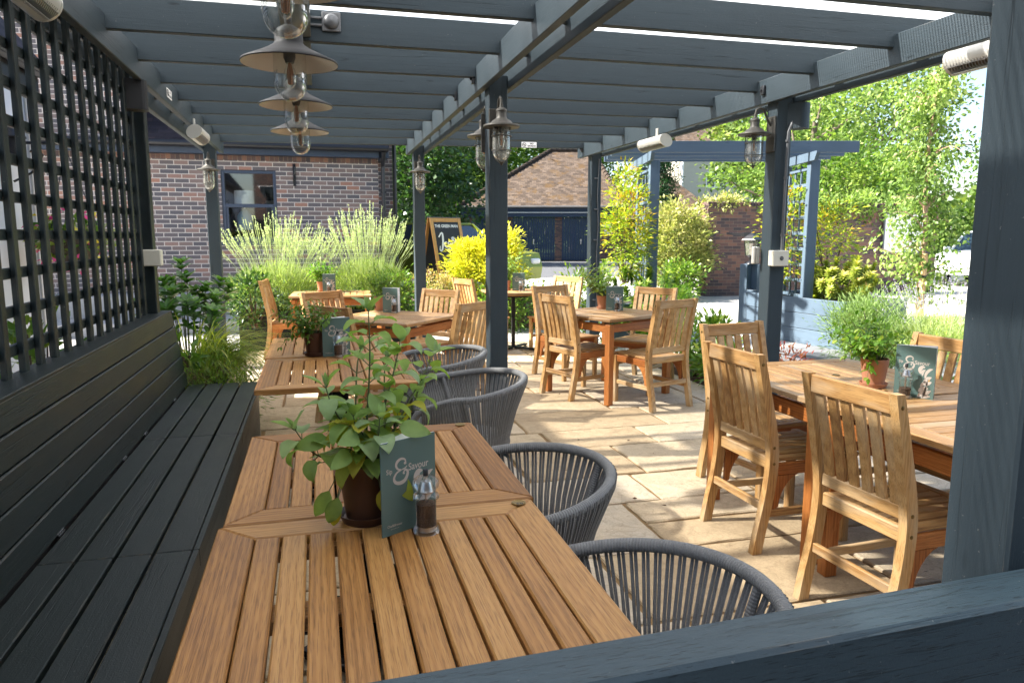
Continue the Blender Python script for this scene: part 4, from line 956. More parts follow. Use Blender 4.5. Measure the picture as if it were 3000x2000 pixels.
# ---------------------------------------------------------------- grey rope tub chairs (face +Y)
def make_rope():
    t = thing('rope_chair', 'x', 'chair', group='grey rope tub chairs along the bench tables')
    a, bb = .325, .315
    def rim(u):      # u in -1..1 around the back, |u| > 1 along the arms
        if abs(u) <= 1:
            ph = u * R(100); return Vector((a * math.sin(ph), -bb * math.cos(ph) - .0, .70 + .045 * max(0, math.cos(ph))))
        s = 1 if u > 0 else -1; q = abs(u) - 1; e = rim(s)
        return Vector((s * (abs(e.x) - .02 * q - .06 * q * q), e.y + .2 * q, e.z - .015 * q - .06 * q ** 2))
    us = [-1.95 + 3.9 * k / 64 for k in range(65)]; pts = [rim(u) for u in us]
    ends = []
    for s in (-1, 1):
        e = rim(1.95 * s); ends.append([e + Vector((-s * .012, .03, -.05)), e + Vector((-s * .02, .035, -.12)), Vector((s * .215, .235, .44))])
    full = ends[0][::-1] + pts + ends[1]
    b = MB(); b.tube(full, .0165, 12); b.build('rim', M['rope'], t)
    def low(u):
        ph = max(-1.85, min(1.85, u)) * R(88) ; r_ = .225
        return Vector((r_ * 1.04 * math.sin(ph), -r_ * math.cos(ph) + .0, .43))
    lp = [low(-1.9 + 3.8 * k / 40) for k in range(41)]
    b = MB(); b.tube(lp, .017, 8); b.tube([lp[0], lp[-1]], .017, 8); b.build('seat_ring', M['rope'], t)
    b = MB(); N_ = 70
    for k in range(N_):
        u = -1.8 + 3.6 * k / (N_ - 1); p = rim(u); q = low(u * .98); d = (rim(u + .02) - rim(u - .02)).normalized() * .0054
        for s in (-1, 1):
            out = Vector((p.x, p.y, 0)).normalized()
            jit = random.uniform(-.002, .002)
            b.tube([p + d * s + out * .0145 + Vector((0, 0, .006)), p + d * s + out * .012 + Vector((0, 0, -.016)), p.lerp(q, .5) + d * s * .9 + out * .004 + d * jit * 60, q + d * s * .7 + out * .012 + Vector((0, 0, .012)), q + d * s * .7 + out * .016 + Vector((0, 0, -.012))], .0042, 6, cap=False)
    b.build('rope_back', M['cord'], t)
    for u in (-1.0, 0.0, 1.0):
        b = MB(); b.tube([rim(u), rim(u).lerp(low(u), .5), low(u)], .0105, 8); b.build('rib', M['rope'], t)
    b = MB(); vs = []
    outl = [(p.x * .97, p.y * .97) for p in lp]; b.prism(outl, .02, TR(0, 0, .437)); b.build('seat', M['rope'], t)
    for sx, sy in ((-1, -1), (1, -1), (-1, 1), (1, 1)):
        b = MB(); b.tube([(sx * .185, sy * .16 + .02, .425), (sx * .235, sy * .22 + .02, 0)], [.019, .012], 10); b.build('leg', M['dark_metal'], t)
    return t
rope0 = make_rope()
RC = [((.545, 1.25), 'grey rope tub chair nearest the dark rail'), ((.535, 2.09), 'grey rope tub chair second from the rail, beside the sage table'),
      ((.68, 3.56), 'grey rope tub chair in front of the centre post'), ((.67, 4.42), 'grey rope tub chair furthest from the rail, beside the mint table')]
for k, ((x, y), lab) in enumerate(RC):
    rz = 90 + (0, 3, -2, 4)[k]
    if k == 0: rope0.location = (x, y, 0); rope0.rotation_euler = (0, 0, R(rz)); rope0['label'] = lab
    else: dup(rope0, (x, y, 0), rz, lab)
# ---------------------------------------------------------------- menus, mills, potted herbs
ZT = .7495
def arc(cx, cy, r, a0, a1, n=14, ry=None):
    ry = ry or r; return [(cx + r * math.cos(R(a0 + (a1 - a0) * k / (n - 1))), cy + ry * math.sin(R(a0 + (a1 - a0) * k / (n - 1)))) for k in range(n)]
def taper(n, w0, w1, w2): return [w0 + (w1 - w0) * (2 * k / (n - 1)) if k < n / 2 else w1 + (w2 - w1) * (2 * k / (n - 1) - 1) for k in range(n)]
def ampersand(b, M4):
    """ornate swash ampersand built from strokes of changing width, about 1 unit tall"""
    def st(pts, w0, w1, w2, n=26):
        q = spline(pts, n); b.ribbon([(p.x, p.y) for p in q], taper(n, w0, w1, w2), M4)
    st([(.62, .82), (.56, .95), (.38, 1.0), (.2, .92), (.13, .76), (.22, .6), (.4, .54)], .05, .13, .05)
    st([(.4, .54), (.16, .46), (.02, .26), (.08, .08), (.3, 0), (.54, .06), (.68, .26), (.7, .42), (.6, .5), (.5, .44)], .05, .17, .06, 36)
    st([(.42, .55), (.56, .57), (.68, .66)], .05, .07, .03, 10)
    st([(.62, .82), (.57, .78), (.55, .84)], .12, .11, .05, 8); st([(.5, .44), (.5, .38), (.56, .36)], .07, .1, .05, 8)
def make_menu():
    t = thing('menu_card', 'x', 'menu', group='folded menus standing on the tables'); w, h = .16, .226
    b = MB(); b.bx(0, w, -.0009, .0009, 0, h, .0003); b.build('front_cover', M['teal'], t)
    Mb = RZ(24)
    b = MB(); b.bx(.001, w, .0005, .0022, 0, h, .0003, Mb); bc = b.build('back_cover', M['teal'], t)
    b = MB(); b.bx(.002, w - .002, -.0009, .0002, .002, h + .001, .0002, Mb); b.build('inside_page', M['white'], bc)
    b = MB(); b.bx(.002, w - .002, .0011, .0016, .002, h + .001, .0002); b.build('inside_page', M['white'], t)
    F = Matrix(((1, 0, 0, 0), (0, 0, 1, -.0014), (0, 1, 0, 0), (0, 0, 0, 1)))      # local xy -> front face
    b = MB(); ampersand(b, F @ TR(.035, .122, 0) @ Matrix.Scale(.058, 4))
    add_text(b, 'Sip', .0165, F @ TR(.014, .15, 0), bold=.0002, sx=.9); add_text(b, 'Savour', .0245, F @ TR(.078, .147, 0), bold=.0003, sx=.88)
    add_text(b, 'Chef&Brewer', .0085, F @ TR(.014, .02, 0), bold=.0001, sx=.9)
    for k in range(6): b.ribbon([(.024 + k * .004, .0145), (.026 + k * .004, .0145)], [.0012, .0012], F)
    b.build('lettering', M['beige_ink'], t)
    b = MB()
    def leaf(pts, w):
        q = spline(pts, 16); b.ribbon([(p.x, p.y) for p in q], [w * math.sin(PI * (k + .6) / 16.2) ** .8 for k in range(16)], F)
    X = .152
    for pts, wd in (([(.104, .108), (.1, .125), (.108, .138), (.12, .138)], .016), ([(.112, .1), (.112, .118), (.122, .128)], .012), ([(.122, .086), (.126, .112), (.138, .128), (.151, .134)], .012),
                    ([(.118, .07), (.13, .088), (.148, .098)], .016), ([(.106, .052), (.118, .066), (.136, .07), (.149, .078)], .017), ([(.1, .03), (.116, .044), (.138, .048)], .02),
                    ([(.098, .006), (.112, .02), (.13, .026), (.148, .04)], .022), ([(.112, .004), (.13, .012), (.147, .014)], .014), ([(.13, .06), (.126, .036), (.118, .004)], .008), ([(.136, .09), (.13, .06), (.128, .03)], .006)):
        leaf(pts, wd)
    b.build('leaf_ornament', M['beige_ink'], t)
    b = MB()
    for k in range(5): b.ribbon([(.135, .092 - .008), (.135 + .007 * math.cos(k * 1.256), .084 + .007 * math.sin(k * 1.256))], [.003, .006], F @ TR(0, 0, .0002))
    b.build('gold_flower', M['gold_ink'], t)
    return t
menu0 = make_menu()
MN = [((.125, 1.657), 30, 'teal folded menu leaning open in front of the potted sage'), ((.016, 4.36), 10, 'teal folded menu standing beside the mint pot'),
      ((.575, 6.83), -38, 'teal folded menu on the cornerwise table by the centre post'), ((.06, 9.42), -8, 'teal folded menu on the table in front of the lavender'),
      ((2.42, 9.12), -20, 'teal folded menu on the small pedestal table, half behind the centre post'), ((2.63, 6.46), -22, 'teal folded menu on the sunlit middle table'), ((2.46, 2.66), -60, 'teal folded menu on the right-hand table')]
for k, ((x, y), rz, lab) in enumerate(MN):
    if k == 0: menu0.location = (x, y, ZT); menu0.rotation_euler = (0, 0, R(rz)); menu0['label'] = lab
    else: dup(menu0, (x, y, ZT), rz, lab)
def make_mill(full=True, name=None):
    t = thing('pepper_mill', 'x', 'pepper mill', group='clear pepper mills on the tables')
    b = MB(); b.lathe([(0, 0), (.0315, 0), (.032, .006), (.03, .0115), (.0255, .014), (.0245, .02), (.0245, .078), (.0265, .082), (.031, .0845), (.0315, .089), (.03, .093), (.024, .095), (.0215, .1),
                       (.024, .104), (.0305, .112), (.0325, .12), (.03, .129), (.022, .136), (.012, .138), (.008, .139)], None, 32); b.build('clear_body', M['acrylic'], t)
    b = MB(); b.lathe([(0, .004), (.021, .004), (.0215, .012), (.0215, .016), (0, .016)], None, 20); b.build('foot_plate', M['steel'], t)
    b = MB(); hgt = .074 if full else .05; b.lathe([(0, .0165), (.0225, .0165), (.0225, hgt - .004), (.018, hgt), (0, hgt + .001)], None, 24); b.build('peppercorns', M['pepper'], t)
    b = MB(); b.lathe([(.003, .02), (.003, .139)], None, 8); b.lathe([(0, .098), (.018, .098), (.02, .102), (.013, .126), (0, .128)], None, 20); b.build('spindle', M['steel'], t)
    b = MB(); b.lathe([(0, .1385), (.0058, .1385), (.0062, .14), (.0062, .153), (.005, .1545), (0, .1545)], None, 14); b.build('top_nut', M['dark_metal'], t)
    return t
mill0 = make_mill(); mill1 = make_mill(False)
ML = [((.231, 1.672), 'clear pepper mill full of dark peppercorns standing by the sage pot and menu'), ((.102, 4.325), 'clear pepper mill in front of the mint table menu'), ((.665, 6.72), 'clear pepper mill on the cornerwise table by the centre post'),
      ((.13, 9.36), 'clear pepper mill on the table in front of the lavender'), ((2.49, 8.98), 'clear pepper mill on the small pedestal table'), ((2.70, 6.36), 'clear pepper mill on the sunlit middle table')]
for k, ((x, y), lab) in enumerate(ML):
    if k == 0: mill0.location = (x, y, ZT); mill0['label'] = lab
    else: dup(mill0, (x, y, ZT), k * 40, lab)
mill1.location = (2.45, 2.585, ZT); mill1['label'] = 'half-empty clear pepper mill on the right-hand table'

def pot(parent, mat, r=.058, h=.135, saucer=True):
    b = MB(); b.lathe([(0, .012), (r * .76, .012), (r * .98, h - .03), (r * 1.0, h - .028), (r * 1.03, h), (r * .96, h), (r * .93, h - .02), (0, h - .02)], None, 32); p = b.build('pot', mat, parent)
    if saucer: b = MB(); b.lathe([(0, 0), (r * .9, 0), (r * 1.05, .022), (r * 1.0, .022), (r * .86, .01), (0, .01)], None, 32); b.build('saucer', mat, parent)
    b = MB(); rr = r * .93; vs = [(0, 0, h - .014)]; n = 22
    for k in (.5, .95):
        for i in range(n): a = 2 * PI * i / n; vs.append((rr * k * math.cos(a), rr * k * math.sin(a), h - .016 + random.uniform(-.004, .006)))
    fs = [[0, 1 + i, 1 + (i + 1) % n] for i in range(n)] + [[1 + i, 1 + n + i, 1 + n + (i + 1) % n, 1 + (i + 1) % n] for i in range(n)]
    b.add(vs, fs); b.build('soil', M['soil'], parent)
    return h
def sage():
    O = Vector((.098, 1.79, ZT)); t = thing('potted_sage', 'tall leafy sage in a brown plastic pot on the nearest bench table', 'potted plant', O); h = pot(t, M['brown_pot'], .066, .15)
    rnd = random.Random(4); st = MB(); l = Leaves()
    def branch(pts, n_nodes, L0, L1, top=True, rv=(.3, .9), start=.25):
        pts = [Vector(p) - O for p in pts]; q = []
        P = [Vector((p.x, p.y, p.z)) for p in pts]; n = 14
        for k in range(n):
            u = k / (n - 1) * (len(P) - 1); i = min(int(u), len(P) - 2); q.append(P[i].lerp(P[i + 1], u - i))
        for _ in range(2): q = [q[0]] + [(q[i - 1] + q[i] * 2 + q[i + 1]) / 4 for i in range(1, n - 1)] + [q[-1]]
        st.tube(q, [.0032 * (1 - .6 * k / (n - 1)) for k in range(n)], 6)
        a0 = rnd.uniform(0, 6)
        for k in range(n_nodes):
            f = start + (1 - start) * k / max(1, n_nodes - 1); idx = min(int(f * (n - 1)), n - 2); p = q[idx].lerp(q[idx + 1], f * (n - 1) - idx); ax = (q[idx + 1] - q[idx]).normalized()
            an = a0 + k * PI / 2 + rnd.uniform(-.3, .3); s1 = ax.orthogonal().normalized(); s2 = ax.cross(s1)
            lastf = k == n_nodes - 1
            for side in (0, PI):
                dr = (s1 * math.cos(an + side) + s2 * math.sin(an + side)); up = 1.3 if lastf and top else rnd.uniform(.35, 1.0)
                d = (dr + ax * up).normalized(); L = (L0 + (L1 - L0) * f) * rnd.uniform(1.0, 1.25); pet = rnd.uniform(.012, .026) * (1 if not lastf else .4)
                bp = p + d * pet; st.tube([p, bp], .0012, 5)
                age = rnd.uniform(*rv) if f > .4 else rnd.uniform(.05, .6)
                if f < .45 and rnd.random() < .2: age = rnd.uniform(0, .12)
                l.big(bp, d, L, L * rnd.uniform(.6, .74), age, (0, 0, 1) if abs(d.z) < .85 else tuple(-dr), .16, rnd.uniform(.9, 1.9) if not lastf else rnd.uniform(.1, .7), 7, 1, .02)
            if lastf and top:
                for q_ in range(3):
                    d = (ax + Vector((rnd.uniform(-.35, .35), rnd.uniform(-.35, .35), 0))).normalized(); l.big(p, d, L1 * .8, L1 * .3, rnd.uniform(.7, 1), tuple(s1), .25, .1, 6)
    c = O + Vector((0, 0, h - .02))
    branch([c, (.105, 1.79, 1.0), (.117, 1.78, 1.16), (.115, 1.775, 1.27)], 9, .072, .052)
    branch([c + V(.0, 0, 0), (.06, 1.77, .98), (.022, 1.74, 1.05), (.01, 1.73, 1.10)], 5, .068, .048)
    branch([c + V(-.02, 0, 0), (.04, 1.77, .9), (-.03, 1.75, .94), (-.062, 1.74, 1.0)], 5, .064, .05, start=.45)
    branch([c + V(.02, .0, 0), (.14, 1.8, 1.0), (.18, 1.83, 1.12), (.195, 1.84, 1.185)], 7, .07, .05)
    branch([c + V(.03, .01, 0), (.19, 1.86, .98), (.26, 1.93, 1.07), (.3, 1.97, 1.13)], 7, .066, .048)
    branch([c + V(.025, .02, 0), (.17, 1.86, .95), (.235, 1.92, 1.0), (.255, 1.93, 1.05)], 5, .062, .046)
    branch([c + V(.01, -.02, 0), (.12, 1.74, .93), (.128, 1.72, .985), (.13, 1.715, 1.02)], 5, .07, .052)
    branch([c + V(.0, .03, 0), (.08, 1.86, 1.0), (.09, 1.9, 1.12), (.1, 1.9, 1.16)], 5, .066, .05)
    branch([c + V(.02, .03, 0), (.16, 1.88, .96), (.16, 1.93, 1.08), (.17, 1.94, 1.13)], 5, .066, .05)
    branch([c + V(-.01, -.02, 0), (.07, 1.74, .92), (.075, 1.72, 1.0), (.07, 1.72, 1.03)], 4, .07, .05)
    # drooping old leaves over the rim
    for (dx, dy, z), (ex, ey, ez), L, rv in (((-.04, -.035, .145), (-.09, -.06, .1), .072, .35), ((-.055, -.02, .16), (-.075, -.045, .06), .06, .02), ((-.03, -.06, .15), (-.07, -.07, .085), .075, .45),
                                             ((.02, -.06, .15), (.03, -.085, .1), .06, .04), ((.035, -.045, .155), (.07, -.085, .13), .07, .1), ((.06, .0, .16), (.12, -.02, .13), .06, .06), ((-.02, -.05, .18), (-.04, -.09, .2), .075, .5), ((0, -.04, .2), (-.02, -.09, .24), .08, .6), ((.03, -.03, .22), (.08, -.07, .25), .08, .7), ((-.03, -.03, .2), (-.09, -.06, .23), .08, .55)):
        p0 = Vector((dx, dy, z)); p1 = Vector((ex, ey, ez)); st.tube(curve_pts(p0 * .6 + Vector((0, 0, z * .4)), p1, (0, 0, .02), 6), .0013, 5)
        d = (p1 - p0).normalized(); l.big(p1, (d + Vector((0, 0, -.5))).normalized(), L, L * .52, rv, (0, -1, .3), .14, .6, 7, 1, .03)
    for k in range(40):   # filler leaves low in the crown
        a = rnd.uniform(0, 2 * PI); r_ = rnd.uniform(.01, .06); p = Vector((r_ * math.cos(a), r_ * math.sin(a), rnd.uniform(.15, .3))); d = Vector((math.cos(a), math.sin(a), rnd.uniform(-.2, .7)))
        l.big(p, d, rnd.uniform(.06, .088), rnd.uniform(.034, .046), rnd.choice([.05, .3, .45, .6, .75]), (0, 0, 1), .16, rnd.uniform(.2, .9), 6, 1, .02)
    st.build('stems', M['stem'], t); l.build('foliage', M['lf_sage'], t)
sage()
def herb(loc, label, name, potm, lm, n_stem, hgt, spread, L, Wf, nodes, droop=.4, lean=(0, 0), r=.056, h=.13, seed=1, trail=0, detail='big'):
    t = thing(name, label, 'potted plant', loc); hh = pot(t, potm, r, h); rnd = random.Random(seed); st = MB(); l = Leaves()
    for s in range(n_stem):
        a = rnd.uniform(0, 2 * PI); q = rnd.random() ** .6; ex = math.cos(a) * spread * q + lean[0]; ey = math.sin(a) * spread * q + lean[1]; ez = hh + hgt * (1 - .55 * q * q) * rnd.uniform(.75, 1.1)
        if trail and rnd.random() < trail: ez = hh - rnd.uniform(0, .09); 
        p0 = Vector((math.cos(a) * r * .5 * q, math.sin(a) * r * .5 * q, hh - .02)); pts = curve_pts(p0, (ex, ey, ez), (0, 0, .05 if ez < hh + .05 else .02), 9); st.tube(pts, [.0022 * (1 - .07 * k) for k in range(9)], 5)
        a0 = rnd.uniform(0, 6)
        for k in range(nodes):
            f = .25 + .75 * k / (nodes - 1); i = min(int(f * 8), 7); p = pts[i].lerp(pts[i + 1], f * 8 - i); ax = (pts[i + 1] - pts[i]).normalized(); s1 = ax.orthogonal().normalized(); s2 = ax.cross(s1); an = a0 + k * PI / 2
            for sd in (0, PI):
                dr = s1 * math.cos(an + sd) + s2 * math.sin(an + sd); d = (dr + ax * (.9 if k == nodes - 1 else .35)).normalized(); LL = L * rnd.uniform(.65, 1.15) * (1.1 - .45 * f)
                l.big(p + d * .004, d, LL, LL * Wf, rnd.random(), (0, 0, 1), .18, rnd.uniform(0, droop * 1.6), 4)
    st.build('stems', M['stem'], t); l.build('foliage', lm, t); return t
herb((-.03, 4.44, ZT), 'bushy trailing mint in a brown pot on the far bench table', 'potted_mint', M['brown_pot'], M['lf_mint'], 26, .2, .2, .05, .5, 8, .5, (-.03, 0), seed=3, trail=.3, r=.062, h=.14)
herb((2.50, 2.83, ZT), 'bright green basil in a terracotta pot on the right-hand table', 'potted_basil', M['terracotta'], M['lf_basil'], 30, .2, .2, .055, .55, 6, .5, (-.02, .03), seed=5, trail=.15, r=.06, h=.135)
herb((2.655, 6.6, ZT), 'pale sage in a terracotta pot on the sunlit middle table', 'potted_sage', M['terracotta'], M['lf_sage'], 22, .34, .22, .075, .45, 6, .4, (-.1, .02), seed=6, r=.06, h=.13)
herb((.57, 7.0, ZT), 'upright herb in a terracotta pot beside the centre-left chair', 'potted_herb', M['terracotta'], M['lf_mint'], 16, .42, .14, .06, .42, 9, .3, (0, .02), seed=8, r=.058, h=.13)
herb((.05, 9.56, ZT), 'golden herb in a pot in front of the lavender', 'potted_herb', M['terracotta'], M['lf_basil'], 22, .26, .22, .07, .5, 7, .3, (.02, 0), seed=9, r=.058, h=.13)
herb((2.36, 9.2, ZT), 'grey-green sage in a pot on the small pedestal table', 'potted_sage', M['terracotta'], M['lf_sage'], 18, .34, .2, .08, .45, 7, .3, (.1, 0), seed=10, r=.058, h=.13)
# ---------------------------------------------------------------- pendant lamps
def chain_links(mb, p0, p1, r=.011, w=.0022):
    p0 = Vector(p0); p1 = Vector(p1); n = max(2, int((p1 - p0).length / .03)); ax = (p1 - p0).normalized(); s1 = ax.orthogonal().normalized(); s2 = ax.cross(s1)
    for k in range(n):
        c = p0.lerp(p1, (k + .5) / n); sd = s1 if k % 2 else s2; hl = (p1 - p0).length / n * .62
        mb.tube([c + ax * hl * math.cos(a) + sd * r * .75 * math.sin(a) for a in [2 * PI * i / 12 for i in range(12)]], w, 5, True)
def make_pendant():
    t = thing('pendant_lamp', 'x', 'lamp', group='row of pendant lamps under the pergola roof')
    b = MB(); b.lathe([(.181, -.004), (.183, 0), (.18, .006), (.13, .028), (.085, .05), (.06, .066), (.053, .075), (.053, .108), (.05, .113), (.04, .127), (.022, .138), (.014, .141), (.014, .168), (.009, .172), (0, .172)], None, 48)
    sh = b.build('shade', M['shade_out'], t)
    b = MB(); b.lathe([(.181, -.0035), (.176, -.001), (.128, .024), (.083, .046), (.056, .062), (.0, .064)], None, 48); b.build('shade_lining', M['shade_in'], sh)
    b = MB(); g = [(.061, .05), (.062, -.06)] + [(.062 * math.cos(a), -.075 - .068 * math.sin(a)) for a in [i * PI / 2 / 9 for i in range(10)]]; g[-1] = (0, -.143); b.lathe(g, None, 36); b.build('glass_dome', M['glass'], t)
    b = MB(); b.lathe([(.0, .062), (.022, .062), (.023, .02), (.019, .01), (.016, 0), (0, 0)], None, 18); b.build('lamp_holder', M['black_plastic'], t)
    b = MB(); b.lathe([(.012, 0), (.014, -.012), (.022, -.03), (.025, -.05), (.021, -.075), (.012, -.09), (0, -.096)], None, 18); bl = b.build('bulb', M['glass'], t)
    b = MB()
    for k in range(6): a = k * PI / 3; b.tube([(.004 * math.cos(a), .004 * math.sin(a), 0), (.011 * math.cos(a), .011 * math.sin(a), -.035), (.008 * math.cos(a), .008 * math.sin(a), -.078)], .0022, 5)
    b.tube([(0, 0, 0), (0, 0, -.08)], .006, 6); b.build('filament', M['amber'], bl)
    b = MB(); chain_links(b, (0, 0, .17), (.0, 0, .35)); b.build('chain', M['gutter'], t)
    b = MB(); b.tube(curve_pts((.0, 0, .17), (.005, .03, .35), (.05, .05, -.06), 10), .004, 6); b.build('cable', M['gutter'], t)
    return t
p0 = make_pendant()
for k, (y, lab) in enumerate(((2.12, 'grey pendant lamp nearest us, only its glass dome in the picture'), (3.08, 'grey pendant lamp with its whole wide shade seen from below'), (4.05, 'third grey pendant lamp, its shade top lit pale by the sun'), (5.04, 'furthest and smallest grey pendant lamp of the row'))):
    loc = (-.026 * y if k == 0 else -.073, y, 2.108)
    if k == 0: p0.location = loc; p0['label'] = lab
    else: dup(p0, loc, k * 50, lab)
# ---------------------------------------------------------------- caged lanterns on the posts (wall plane y = 0, lantern towards -Y)
def make_lantern():
    t = thing('post_lantern', 'x', 'lantern', group='caged glass lanterns on the pergola posts'); C = TR(0, -.135, 0)
    b = MB(); b.bx(-.048, .048, -.012, 0, -.12, .12, .003); b.build('back_plate', M['bronze'], t)
    b = MB(); b.tube([(0, -.01, .06), (0, -.04, .1), (0, -.07, .165), (0, -.1, .175), (0, -.128, .16), (0, -.135, .12)], .008, 8); b.build('arm', M['bronze'], t)
    b = MB(); b.lathe([(.06, -.012), (.108, -.01), (.112, -.004), (.11, .004), (.072, .012), (.055, .03), (.035, .042), (.031, .05), (.031, .083), (.034, .086), (.033, .094), (.022, .104), (.012, .109), (.01, .128), (0, .13)], C, 32); b.build('cap', M['bronze'], t)
    b = MB(); g = [(.054, -.005), (.0545, -.145)] + [(.0545 * math.cos(a), -.15 - .055 * math.sin(a)) for a in [i * PI / 2 / 7 for i in range(8)]]; g[-1] = (0, -.205); b.lathe(g, C, 28); b.build('glass_jar', M['glass_dusty'], t)
    b = MB()
    for k in range(4):
        a = PI / 4 + k * PI / 2; ca, sa = math.cos(a), math.sin(a)
        b.tube([C @ Vector((.0595 * ca, .0595 * sa, -.008)), C @ Vector((.0595 * ca, .0595 * sa, -.15)), C @ Vector((.05 * ca, .05 * sa, -.185)), C @ Vector((.028 * ca, .028 * sa, -.208)), C @ Vector((.004 * ca, .004 * sa, -.216))], .0026, 6)
    for z in (-.06, -.145): b.tube([C @ Vector((.061 * math.cos(a), .061 * math.sin(a), z)) for a in [2 * PI * i / 28 for i in range(28)]], .0028, 6, True)
    b.lathe([(0, -.235), (.006, -.23), (.01, -.22), (.02, -.212), (.0, -.206)], C, 14); b.build('cage', M['bronze'], t)
    b = MB(); b.lathe([(.016, -.01), (.016, -.04), (.0, -.042)], C, 12); b.build('lamp_holder', M['black_plastic'], t)
    b = MB(); b.lathe([(.011, -.04), (.02, -.075), (.021, -.095), (.013, -.125), (0, -.132)], C, 16); bl = b.build('bulb', M['glass'], t)
    b = MB(); b.tube([(0, -.135, -.045), (0, -.135, -.115)], .006, 6); b.build('filament', M['amber'], bl)
    return t
l0 = make_lantern()
LN = [((1.11, 4.578, 2.105), 0, 'caged lantern on the front face of the centre post'), ((1.09, 4.702, 2.095), 180, 'caged lantern on the hidden back face of the centre post'), ((1.118, 8.248, 2.135), 0, 'caged lantern on the far centre post above the chalkboard sign'),
      ((3.078, 4.60, 2.14), -90, 'caged lantern hanging on the left face of the conduit post'), ((-1.055, 8.498, 2.13), 0, 'caged lantern on the far left post in front of the brick wall')]
for k, (loc, rz, lab) in enumerate(LN):
    if k == 0: l0.location = loc; l0['label'] = lab
    else: dup(l0, loc, rz, lab)
# ---------------------------------------------------------------- infrared heaters (axis along Y, open face towards +X and down)
def make_heater():
    t = thing('patio_heater', 'x', 'heater', group='white infrared heaters under the beams'); L = .46; r = .062; Mx = RY(52)
    n = 18; b = MB(); vs = []; fs = []
    an = [R(20 + 320 * k / n) for k in range(n + 1)]
    for y in (-L / 2, L / 2):
        for a in an: vs.append(Mx @ Vector((r * math.cos(a) * .8, y, r * math.sin(a))))
    for k in range(n): fs.append([k, k + 1, n + 2 + k, n + 1 + k])
    b.add(vs, fs, None, None, True); b.build('housing', M['white_metal'], t)
    for s in (-1, 1):
        b = MB(); pr = [(r * 1.02 * math.cos(a) * .8, r * 1.02 * math.sin(a)) for a in [2 * PI * k / 24 for k in range(24)]]
        b.prism(pr, .018, Mx @ TR(0, s * L / 2, 0) @ RX(90)); b.build('end_cap', M['white_metal'], t)
    b = MB(); vs = []; fs = []; a2 = [R(100 + 160 * k / 10) for k in range(11)]
    for y in (-L / 2 + .02, L / 2 - .02):
        for a in a2: vs.append(Mx @ Vector((r * .9 * math.cos(a) * .7, y, r * .9 * math.sin(a))))
    for k in range(10): fs.append([k, k + 1, 12 + k, 11 + k])
    b.add(vs, fs, None, None, True); b.build('reflector', M['element'], t)
    b = MB(); b.tube([Mx @ Vector((0.005, -L / 2 + .02, 0)), Mx @ Vector((.005, L / 2 - .02, 0))], .008, 8); b.build('heating_tube', M['amber'], t)
    b = MB(); m = 26
    for k in range(m):
        y = -L / 2 + .03 + (L - .06) * k / (m - 1); b.tube([Mx @ Vector((.043, y, -.03)), Mx @ Vector((.056, y, 0)), Mx @ Vector((.043, y, .03))], .0022, 5)
    for z in (-.02, .02): b.tube([Mx @ Vector((.05, -L / 2 + .01, z)), Mx @ Vector((.05, L / 2 - .01, z))], .002, 5)
    b.build('grille', M['steel'], t)
    b = MB(); b.bx(-.035, -.022, -.02, .02, .03, .13, .002); b.build('bracket', M['white_metal'], t)
    return t
h0 = make_heater()
HT = [((-.915, 2.9, 2.27), 0, 'infrared heater above the lattice screen at the top left corner'), ((-.9, 6.66, 2.265), 0, 'white infrared heater on the far end of the left beam'),
      ((2.955, 6.2, 2.265), 180, 'white infrared heater on the right beam in front of the arbour'), ((2.93, 2.72, 2.25), 180, 'infrared heater at the top right, half behind the foreground post')]
for k, (loc, rz, lab) in enumerate(HT):
    if k == 0: h0.location = loc; h0.rotation_euler = (0, 0, R(rz)); h0['label'] = lab
    else: dup(h0, loc, rz, lab)
# ---------------------------------------------------------------- small fixtures
def speaker(name, loc, rz, mat, label):
    t = thing(name, label, 'speaker', loc, rz)
    b = MB(); pr = [(-.06, -.06), (.06, -.06), (.06, .03)] + [(.06 * math.cos(a), .03 + .035 * math.sin(a)) for a in [i * PI / 8 for i in range(1, 8)]] + [(-.06, .03)]
    b.prism(pr, .17); b.build('cabinet', mat, t)
    b = MB(); b.bx(-.02, .02, -.09, -.06, -.03, .03, .003); b.build('bracket', M['dark_metal'], t)
    b = MB(); b.tube(curve_pts((0, -.06, .02), (-.12, -.09, .01), (0, 0, -.03), 8), .004, 6); b.build('cable', M['dark_metal'], t)
speaker('wall_speaker', (-1.0, 4.93, 2.27), -90 + 15, M['black_plastic'], 'black outdoor speaker at the top end of the lattice screen')
speaker('wall_speaker', (3.24, 4.53, 2.26), -150, M['paint'], 'blue-grey outdoor speaker at the top of the conduit post')
def jbox(loc, size, mat, label, rz=0, knob=False):
    t = thing('junction_box', label, 'junction box', loc, rz); x, y, z = size
    b = MB(); b.bx(-x / 2, x / 2, -y * .55, 0, -z / 2, z / 2, .005); b.build('base', mat, t)
    b = MB(); b.bx(-x / 2 - .0015, x / 2 + .0015, -y, -y * .55 - .0015, -z / 2 - .0015, z / 2 + .0015, .006); lid = b.build('lid', mat, t)
    if knob: b = MB(); b.lathe([(0, .006), (.012, .006), (.013, .0), (.016, 0), (.016, -.001)], TR(.005, -y, 0) @ RX(90), 18); b.build('knob', M['grey_plastic'], lid)
    return t
jbox((-.995, 5.09, 1.312), (.11, .075, .1), M['cream'], 'grey-beige junction box at the end of the lattice screen')
t = jbox((3.125, 4.549, 1.293), (.125, .062, .108), M['cream'], 'cream switch box with round knob on the conduit post', 0, True)
b = MB(); b.tube([(.03, -.022, .054), (.03, -.022, .5), (.035, -.022, .86), (.07, -.03, .95)], .0105, 8)
for z in (.16, .55, .8): b.tube([(.03, -.022, z - .008), (.03, -.022, z + .008)], .015, 8)
b.build('conduit', M['grey_plastic'], t)
